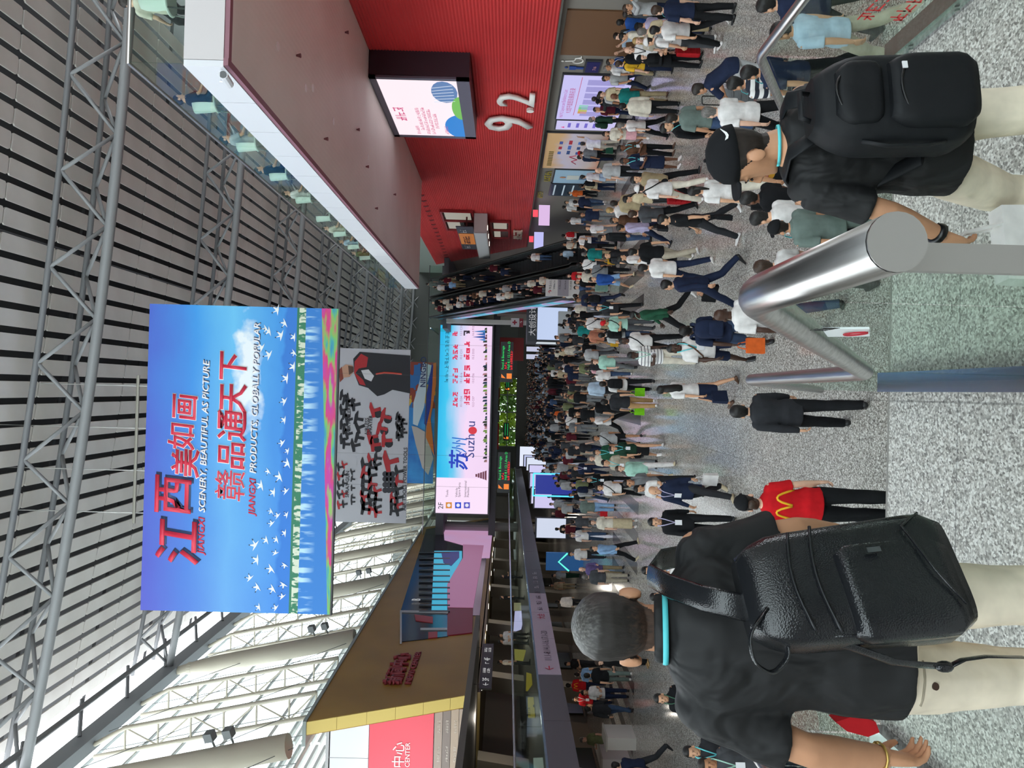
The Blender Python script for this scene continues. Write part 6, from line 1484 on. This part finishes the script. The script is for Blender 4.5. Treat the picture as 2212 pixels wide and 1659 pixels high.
# ---- balcony cafe: white chairs, seated people, tables
def cafe_chair(x,y,rz,label):
    c=thing('cafe_chair',(x,y,10.0),label,'chair','balcony cafe chairs',rz=rz); o=Vector((0,0,0)); M_CH=mat('D8DCD8',.4)
    MB().rings([(.42,.20,.20),(.44,.23,.23),(.455,.23,.23),(.46,.20,.20)],14).obj('seat',M_CH,c,True,org=o)
    n=8; vs=[]; 
    for r_,(z,a,dy) in enumerate(((.46,.19,.19),(.62,.225,.215),(.78,.225,.235),(.88,.19,.25))):
        for i in range(n+1):
            an=lerp(-1.15,1.15,i/n); vs.append((a*math.sin(an),dy*math.cos(an)*.95+.02,z))
    fs=[(r_*(n+1)+i,r_*(n+1)+i+1,(r_+1)*(n+1)+i+1,(r_+1)*(n+1)+i) for r_ in range(3) for i in range(n)]
    bk=MB().add(vs,fs); bk.add([(v[0]*.92,v[1]*.92,v[2]) for v in vs],[f[::-1] for f in fs]); bk.obj('backrest',M_CH,c,True,org=o)
    for sx in (-1,1):
        for sy in (-1,1): MB().tube([(sx*.14,sy*.14,.43),(sx*.2,sy*.2,0)],.014,6).obj('leg',mat('5A5A5A',.3,.8),c,org=o)
NEAR=['nearest','second','third','fourth','fifth','sixth','seventh','eighth','ninth','tenth']
for k in range(8):
    y=14.6+2.35*k; rz=R(70)
    cafe_chair(5.56,y,R(90),f'white shell cafe chair by the balcony glass, {NEAR[k]} along the edge')
    if k not in (4,): person(5.56,y,10.0,1.70,90,'sit','m' if k%3 else 'f',('t',('charcoal','lightgrey','black','white','grey','cream','lightblue','olive')[k]),('p',('black','khaki','navy','grey')[k%4]),('short','black'),'ab'[k%2],f'seated person in {("charcoal","lightgrey","black","white","grey","cream","lightblue","olive")[k]} top, {NEAR[k]} along the balcony glass','balcony cafe guests',face=False)
    tb_=thing('cafe_table',(6.55,y,10.0),f'small round cafe table behind the balcony glass, {NEAR[k]} along the edge','table','balcony cafe tables'); o=Vector((0,0,0))
    MB().rings([(.72,.34,.34),(.75,.35,.35)],18).obj('table_top',mat('CFCBC0',.4),tb_,org=o); MB().tube([(0,0,.02),(0,0,.72)],.03,8).obj('stem',M_CHAN,tb_,org=o); MB().rings([(0,.2,.2),(.03,.18,.18)],14).obj('base',M_CHAN,tb_,org=o)
    if k%3==1:
        pt=thing('potted_plant',(6.55,y,10.75),f'small green plant on the {NEAR[k]} cafe table','plant'); MB().rings([(0,.05,.05),(.1,.07,.07)],10).obj('pot',mat('C8C4BC'),pt,org=o); lf=MB()
        for j in range(14): a=j*2.4; lf.add([(0,0,.1),(.05*math.cos(a+.4),.05*math.sin(a+.4),.2),(.13*math.cos(a),.13*math.sin(a),.24),(.05*math.cos(a-.4),.05*math.sin(a-.4),.19)],[(0,1,2,3)])
        lf.obj('leaves',mat('5E9440',.6),pt,org=o)
cafe_chair(6.4,12.5,R(180),'white shell cafe chair with its back to the near balcony glass, left of two'); cafe_chair(7.6,12.5,R(180),'white shell cafe chair with its back to the near balcony glass, right of two')
person(6.4,12.52,10.0,1.7,180,'sit','m',('t','cream'),('p','black'),('short','dark'),'b','seated person in cream top with back to the near balcony glass','balcony cafe guests',face=False)
person(7.6,12.52,10.0,1.74,180,'sit','m',('t','black'),('p','black'),('short','black'),'a','seated person in black top with back to the near balcony glass','balcony cafe guests',face=False)
# ================================================================== the three nearest figures
def ring(cx,cy,z,a,b_,r,tilt=0,n=20):
    return [Vector((cx+a*math.cos(2*math.pi*i/n),cy+b_*math.sin(2*math.pi*i/n),z+tilt*math.sin(2*math.pi*i/n))) for i in range(n+1)]
ZERO=Vector((0,0,0))
t=NT('black_jersey'); o=t.obj(); nz=t.n('TexNoise',Scale=7,Detail=2,Distortion=1.2,Vector=t.n('Mapping',Vector=o,Scale=(1,1,.55),Rotation=(0,.5,0)).outputs[0])
t.b.inputs['Base Color'].default_value=lin('0D0E10'); t.b.inputs['Roughness'].default_value=.72; t.bump(nz.outputs[0],.9,.05); M_BLACKTEE=t.m
M_CHINO=cloth('EFE2CC'); M_LEATHER=None
t=NT('black_leather'); v=t.n('TexVoronoi',Scale=260,Vector=t.obj()); nz=t.n('TexNoise',Scale=14,Detail=3,Vector=t.obj())
t.b.inputs['Base Color'].default_value=(.010,.011,.013,1); t.link(t.ramp(nz.outputs[0],[(.3,(95,95,95)),(.7,(140,140,140))]),t.b.inputs['Roughness']); t.bump(v.outputs[0],.25,.002); M_LEATHER=t.m
t=NT('salt_hair'); o=t.obj(); s=t.n('SeparateXYZ',Vector=o); nz=t.n('TexNoise',Scale=150,Detail=3,Vector=t.n('Mapping',Vector=o,Scale=(1,1,.25)).outputs[0])
c=t.ramp(t.math('ADD',s.outputs[2],t.math('MULTIPLY',t.math('SUBTRACT',nz.outputs[0],.5),.16)),[(.04,'4A382E'),(.10,'1E1A18'),(.19,'282523'),(.235,'54524F'),(.29,'A09E9C')]); t.link(c,t.b.inputs['Base Color']); t.b.inputs['Roughness'].default_value=.55; t.bump(nz.outputs[0],.6,.003); M_SALT=t.m
# A: grey haired person going down the steps
LA='grey haired person in black polo and stone chinos, largest in front at the left'
pa=person(-.62,2.06,2.6375,1.79,191,'heroA','m',('t',M_BLACKTEE),('p',M_CHINO),('crop',M_SALT),'f',LA,None,face=False,vox=.0085,hires=True,wob=.011,collar=True,loose=.014)
sA=skel('heroA','m'); pa.scale=(pa.scale.x*1.13,pa.scale.y*1.06,pa.scale.z); pa.location.x-=.03
MB().tube([sA.T(q) for q in ring(0,.008,.493,.083,.081,0,.012)],[(.003,.0085)]*21,6).obj('lanyard',mat('52C4CC',.6),pa,True,org=ZERO)
mt=garment(pa,'trousers'); zz=sA.pel.z
MB().tube([hug(mt,.05+.10*k/6,zz-.165+.012*k/6,1,.0015) for k in range(7)],.003,5).obj('pocket_welt',mat('9A907E',.8),pa,True,org=ZERO)
MB().disc(hug(mt,.105,zz-.19,1,.0),.009,(0,1,0),12,.005).obj('pocket_button',mat('3A2418',.4),pa,org=ZERO)
MB().tube([sA.T(q) for q in ring(0,.008,.506,.075,.073,0,.012)],[(.006,.016)]*21,8).obj('collar',M_BLACKTEE,pa,True,org=ZERO)
q=sA.arms[0]; w_=q[2]-q[4]*.02; fr_=frame(q[4],Vector((0,1,0)))
MB().tube([w_+fr_@Vector((.031*math.cos(k*.5236),.031*math.sin(k*.5236),0)) for k in range(13)],.004,5).obj('bracelet',mat('C8A860',.3,.8),pa,True,org=ZERO)
# his leather bag, slung on the right shoulder
cb_=P(1812,1268,Y=1.80); bagA=thing('backpack',cb_-Vector((0,0,.27)),'black leather backpack slung on the right shoulder of the grey haired person','backpack')
TB=Matrix.Translation((0,0,.27))@Matrix.Rotation(R(-5),4,'Y')@Matrix.Rotation(R(36),4,'Z')@Matrix.Rotation(R(-8),4,'X')
def sup(a,b_,z0,z1,n=12,N=28,q=.45,shape=lambda t:1):
    vs=[]
    for i in range(n+1):
        t=i/n; e=shape(t)
        for j in range(N):
            an=2*math.pi*j/N; c,s=math.cos(an),math.sin(an); vs.append(TB@Vector((a*e*math.copysign(abs(c)**q,c),b_*min(1,e*1.02)*math.copysign(abs(s)**q,s),lerp(z0,z1,t))))
    fs=[(i*N+j,i*N+(j+1)%N,(i+1)*N+(j+1)%N,(i+1)*N+j) for i in range(n) for j in range(N)]+[tuple(range(N))[::-1],tuple(range(n*N,(n+1)*N))]
    return MB().add(vs,fs)
sup(.150,.080,-.26,.235,shape=lambda t:(1-max(0,(t-.78)/.22)**2*.32-max(0,(.12-t)/.12)**2*.18)*(1.0-.10*t)).obj('main_bag',M_LEATHER,bagA,True,org=ZERO)
fp=MB()
for z0,z1,a in ((-.235,.02,.118),): 
    m_=sup(a,.035,z0,z1,8,24,.4,lambda t:1-max(0,(t-.8)/.2)**2*.15-max(0,(.15-t)/.15)**2*.2); fp.add([v-Vector((0,.062,0)) for v in m_.v],m_.f)
fp.obj('front_pocket',M_LEATHER,bagA,True,org=ZERO)
for z,x0,x1 in ((.045,-.13,.13),(.10,-.12,.12)): MB().tube([TB@Vector((lerp(x0,x1,k/8),-.079-.006*math.sin(math.pi*k/8),z+.02*math.sin(math.pi*k/8))) for k in range(9)],.004,6).obj('zip',mat('2A2B2E',.3,.5),bagA,True,org=ZERO)
MB().tube([TB@Vector(p) for p in ((-.148,-.05,-.20),(-.135,-.055,0),(-.12,-.05,.15))],.004,5).obj('piping',M_LEATHER,bagA,True,org=ZERO)
MB().tube([TB@Vector(p) for p in ((.142,-.055,-.22),(.10,-.088,-.16),(-.02,-.10,-.19),(-.10,-.09,-.23))],.0035,5).obj('piping',M_LEATHER,bagA,True,org=ZERO)
MB().slab([TB@Vector(p) for p in ((.04,-.1005,-.09),(.052,-.1005,-.09),(.052,-.1005,-.06),(.04,-.1005,-.06))],(0,-.004,0)).obj('zip_pull',mat('6A6E72',.3,.8),bagA,org=ZERO)
shA=Vector(pa.location)+Matrix.Rotation(pa.rotation_euler.z,3,'Z')@Vector([a_*b_ for a_,b_ in zip(sA.T(Vector((-.125,.0,.50))),pa.scale)])
L=lambda p: Vector(p)-bagA.location
tp=bagA.location+TB@Vector((-.035,-.01,.215))
MB().tube([L(p) for p in (tp,lerp(tp,shA,.45)+Vector((0,-.055,.03)),lerp(tp,shA,.8)+Vector((0,-.06,.035)),shA+Vector((.0,-.01,.035)),shA+Vector((.02,.10,-.02)),shA+Vector((.03,.16,-.14)))],[(.034,.008)]*6,10).obj('shoulder_strap',M_LEATHER,bagA,True,org=ZERO)
l0=bagA.location+TB@Vector((-.10,-.03,.20))
hl=bendpath([L(l0+Vector(d)) for d in ((.06,0,0),(.0,-.02,.05),(-.06,-.03,.04),(-.09,-.02,-.01),(-.05,-.01,-.05),(.0,0,-.04))],.05)
MB().tube(hl,[(.009,.004)]*len(hl),8).obj('grab_handle',M_LEATHER,bagA,True,org=ZERO)
pts=[P(x,y,Y=yy) for x,y,yy in ((1665,1335,1.76),(1740,1372,1.73),(1840,1398,1.72),(1930,1430,1.72),(1985,1436,1.72),(2050,1440,1.72))]
MB().tube([L(p) for p in pts],[(.016,.004)]*6,8).obj('loose_strap',M_LEATHER,bagA,True,org=ZERO)
kn=P(2040,1440,Y=1.72); MB().ball(L(kn),(.014,.012,.022),10,7).obj('strap_knot',M_LEATHER,bagA,True,org=ZERO)
MB().tube([L(P(x,y,Y=yy)) for x,y,yy in ((2050,1440,1.72),(2080,1425,1.73),(2130,1418,1.75),(2212,1420,1.78))],[(.010,.003)]*4,6).obj('strap_tail',M_LEATHER,bagA,True,org=ZERO)
rb_=P(1850,1583,Y=2.25); rd=thing('cloth_bag',rb_-Vector((0,0,.1)),'corner of a red cloth bag beside the hip of the grey haired person','bag')
MB().slab([P(x,y,Y=2.25)-rd.location for x,y in ((1805,1560),(1830,1580),(1875,1592),(1900,1582),(1892,1560),(1850,1545))],(0,.05,0)).obj('bag_body',cm('red'),rd,org=ZERO)
# B: person in black cap
LB='person in black cap and black tee with large black backpack, nearest on the right'
pb_=person(.955,2.72,2.15,1.79,190,'heroB','m',('t',M_BLACKTEE),('p',M_CHINO),('cap','black'),'f',LB,None,face=True,vox=.0085,hires=True,wob=.010,loose=.012)
sB=skel('heroB','m')
MB().tube([sB.T(q) for q in ring(0,.006,.497,.072,.071,0,.012)],[(.003,.0065)]*21,6).obj('lanyard',mat('5CCDD2',.6),pb_,True,org=ZERO)
sw=MB(); pr=[(0,.006),(.004,-.006),(.014,-.010),(.026,-.006),(.052,.012),(.024,.001),(.013,-.001),(.007,.002)]
for ob_ in [o for o in pb_.children if o.name.startswith('cap')]:
    sw.slab([Vector((.0845*math.cos(a_)+.0,.012+.111*math.sin(a_),.186+z)) for a_,z in ((.72+y*11,z) for y,z in pr)],(.003,.003,0))
    o_=sw.obj('swoosh_emblem',mat('F0F0F0',.5),None,org=ZERO); o_.parent=ob_
q=sB.arms[0]; w_=q[2]-q[4]*.03; fr_=frame(q[4],Vector((0,1,0)))
MB().tube([w_+fr_@Vector((.034*math.cos(k*.5236),.034*math.sin(k*.5236),0)) for k in range(13)],[(.004,.015)]*13,6).obj('wristwatch',mat('0C0C0E',.35),pb_,True,org=ZERO)
bkB=thing('backpack',pb_.location,'large black rounded backpack on the person in the black cap','backpack',rz=pb_.rotation_euler.z); bkB.scale=pb_.scale
M_NYL=cloth('15171A',.6); lx=Matrix.Rotation(R(5),4,'X')
TB=Matrix.Translation((0,.225,1.17))@lx
sup(.158,.098,-.25,.24,14,30,.55,lambda t:1-max(0,(t-.66)/.34)**2*.42-max(0,(.16-t)/.16)**2*.2).obj('main_bag',M_NYL,bkB,True,org=ZERO)
m_=sup(.125,.05,-.235,.03,10,26,.5,lambda t:1-max(0,(t-.7)/.3)**2*.25-max(0,(.2-t)/.2)**2*.25); fp=MB().add([v+Vector((0,.085,0)) for v in m_.v],m_.f); fp.obj('front_pocket',M_NYL,bkB,True,org=ZERO)
m_=sup(.110,.035,.05,.19,8,24,.5,lambda t:1-max(0,(t-.6)/.4)**2*.35-max(0,(.2-t)/.2)**2*.2); fp=MB().add([v+Vector((0,.080,0)) for v in m_.v],m_.f); fp.obj('upper_pocket',M_NYL,bkB,True,org=ZERO)
for z,y_,a in ((-.02,.138,.115),(.17,.112,.09)): MB().tube([TB@Vector((lerp(-a,a,k/10),y_-.03*(2*k/10-1)**2,z+.05*math.sin(math.pi*k/10)-.03)) for k in range(11)],.0045,6).obj('zip',mat('08080A',.4),bkB,True,org=ZERO)
MB().tube([TB@Vector(p) for p in ((.05,.0,.235),(.045,.02,.275),(-.045,.02,.275),(-.05,0,.235))],[(.012,.005)]*4,8).obj('grab_handle',M_NYL,bkB,True,org=ZERO)
MB().tube([TB@Vector(p) for p in ((.150,.05,.10),(.172,.06,.02),(.170,.06,-.10),(.155,.05,-.16))],[(.012,.004)]*4,8).obj('side_strap',M_NYL,bkB,True,org=ZERO)
MB().slab([TB@Vector(p) for p in ((-.075,.136,-.02),(-.05,.139,-.02),(-.05,.139,-.005),(-.075,.136,-.005))],(0,.004,0)).obj('white_label',mat('E4E4E6',.5),bkB,org=ZERO)
for s in (-1,1): MB().tube([TB@Vector((s*.075,-.05,.21)),TB@Vector((s*.10,-.115,.275)),sB.T(Vector((s*.118,.02,.482))),sB.T(Vector((s*.125,-.11,.40))),sB.T(Vector((s*.15,-.10,.22))),TB@Vector((s*.15,-.06,-.14))],[(.032,.008)]*6,10).obj('shoulder_strap',M_NYL,bkB,True,org=ZERO)
hp=handpos(pb_,'heroB','m',0)
wb_=handbag(hp,R(190),'white','white paper carrier bag held by the person in the black cap',.30,.34,.11)
MB().slab([(-.1,-.058,.06),(.1,-.058,.06),(.1,-.056,.2),(-.1,-.056,.2)],(0,.003,0)).obj('dark_print',mat('2A2C34',.5),wb_,org=ZERO)
# C: red tee on the stairs
pc_=person(-1.04,7.28,.662,1.69,178,'stand','f',('t',cloth('C8141E')),('p','black'),('cap','black'),'b','person in red tee with yellow arches and black cap on the stairs',None,face=False,vox=.011,wob=.004)
arches(pc_,1.23,.30,sr=.012)
sC=skel('stand','f'); inst('hair_bun',pm_(('bunC',),lambda: remesh(MB().ball((0,.105,.105),(.05,.035,.045),12,8).ball((0,.07,.06),(.06,.04,.04),12,8),.008,2,'hair',.003,40)),pc_,m_=hairm('brown'),mw=sC.hm)
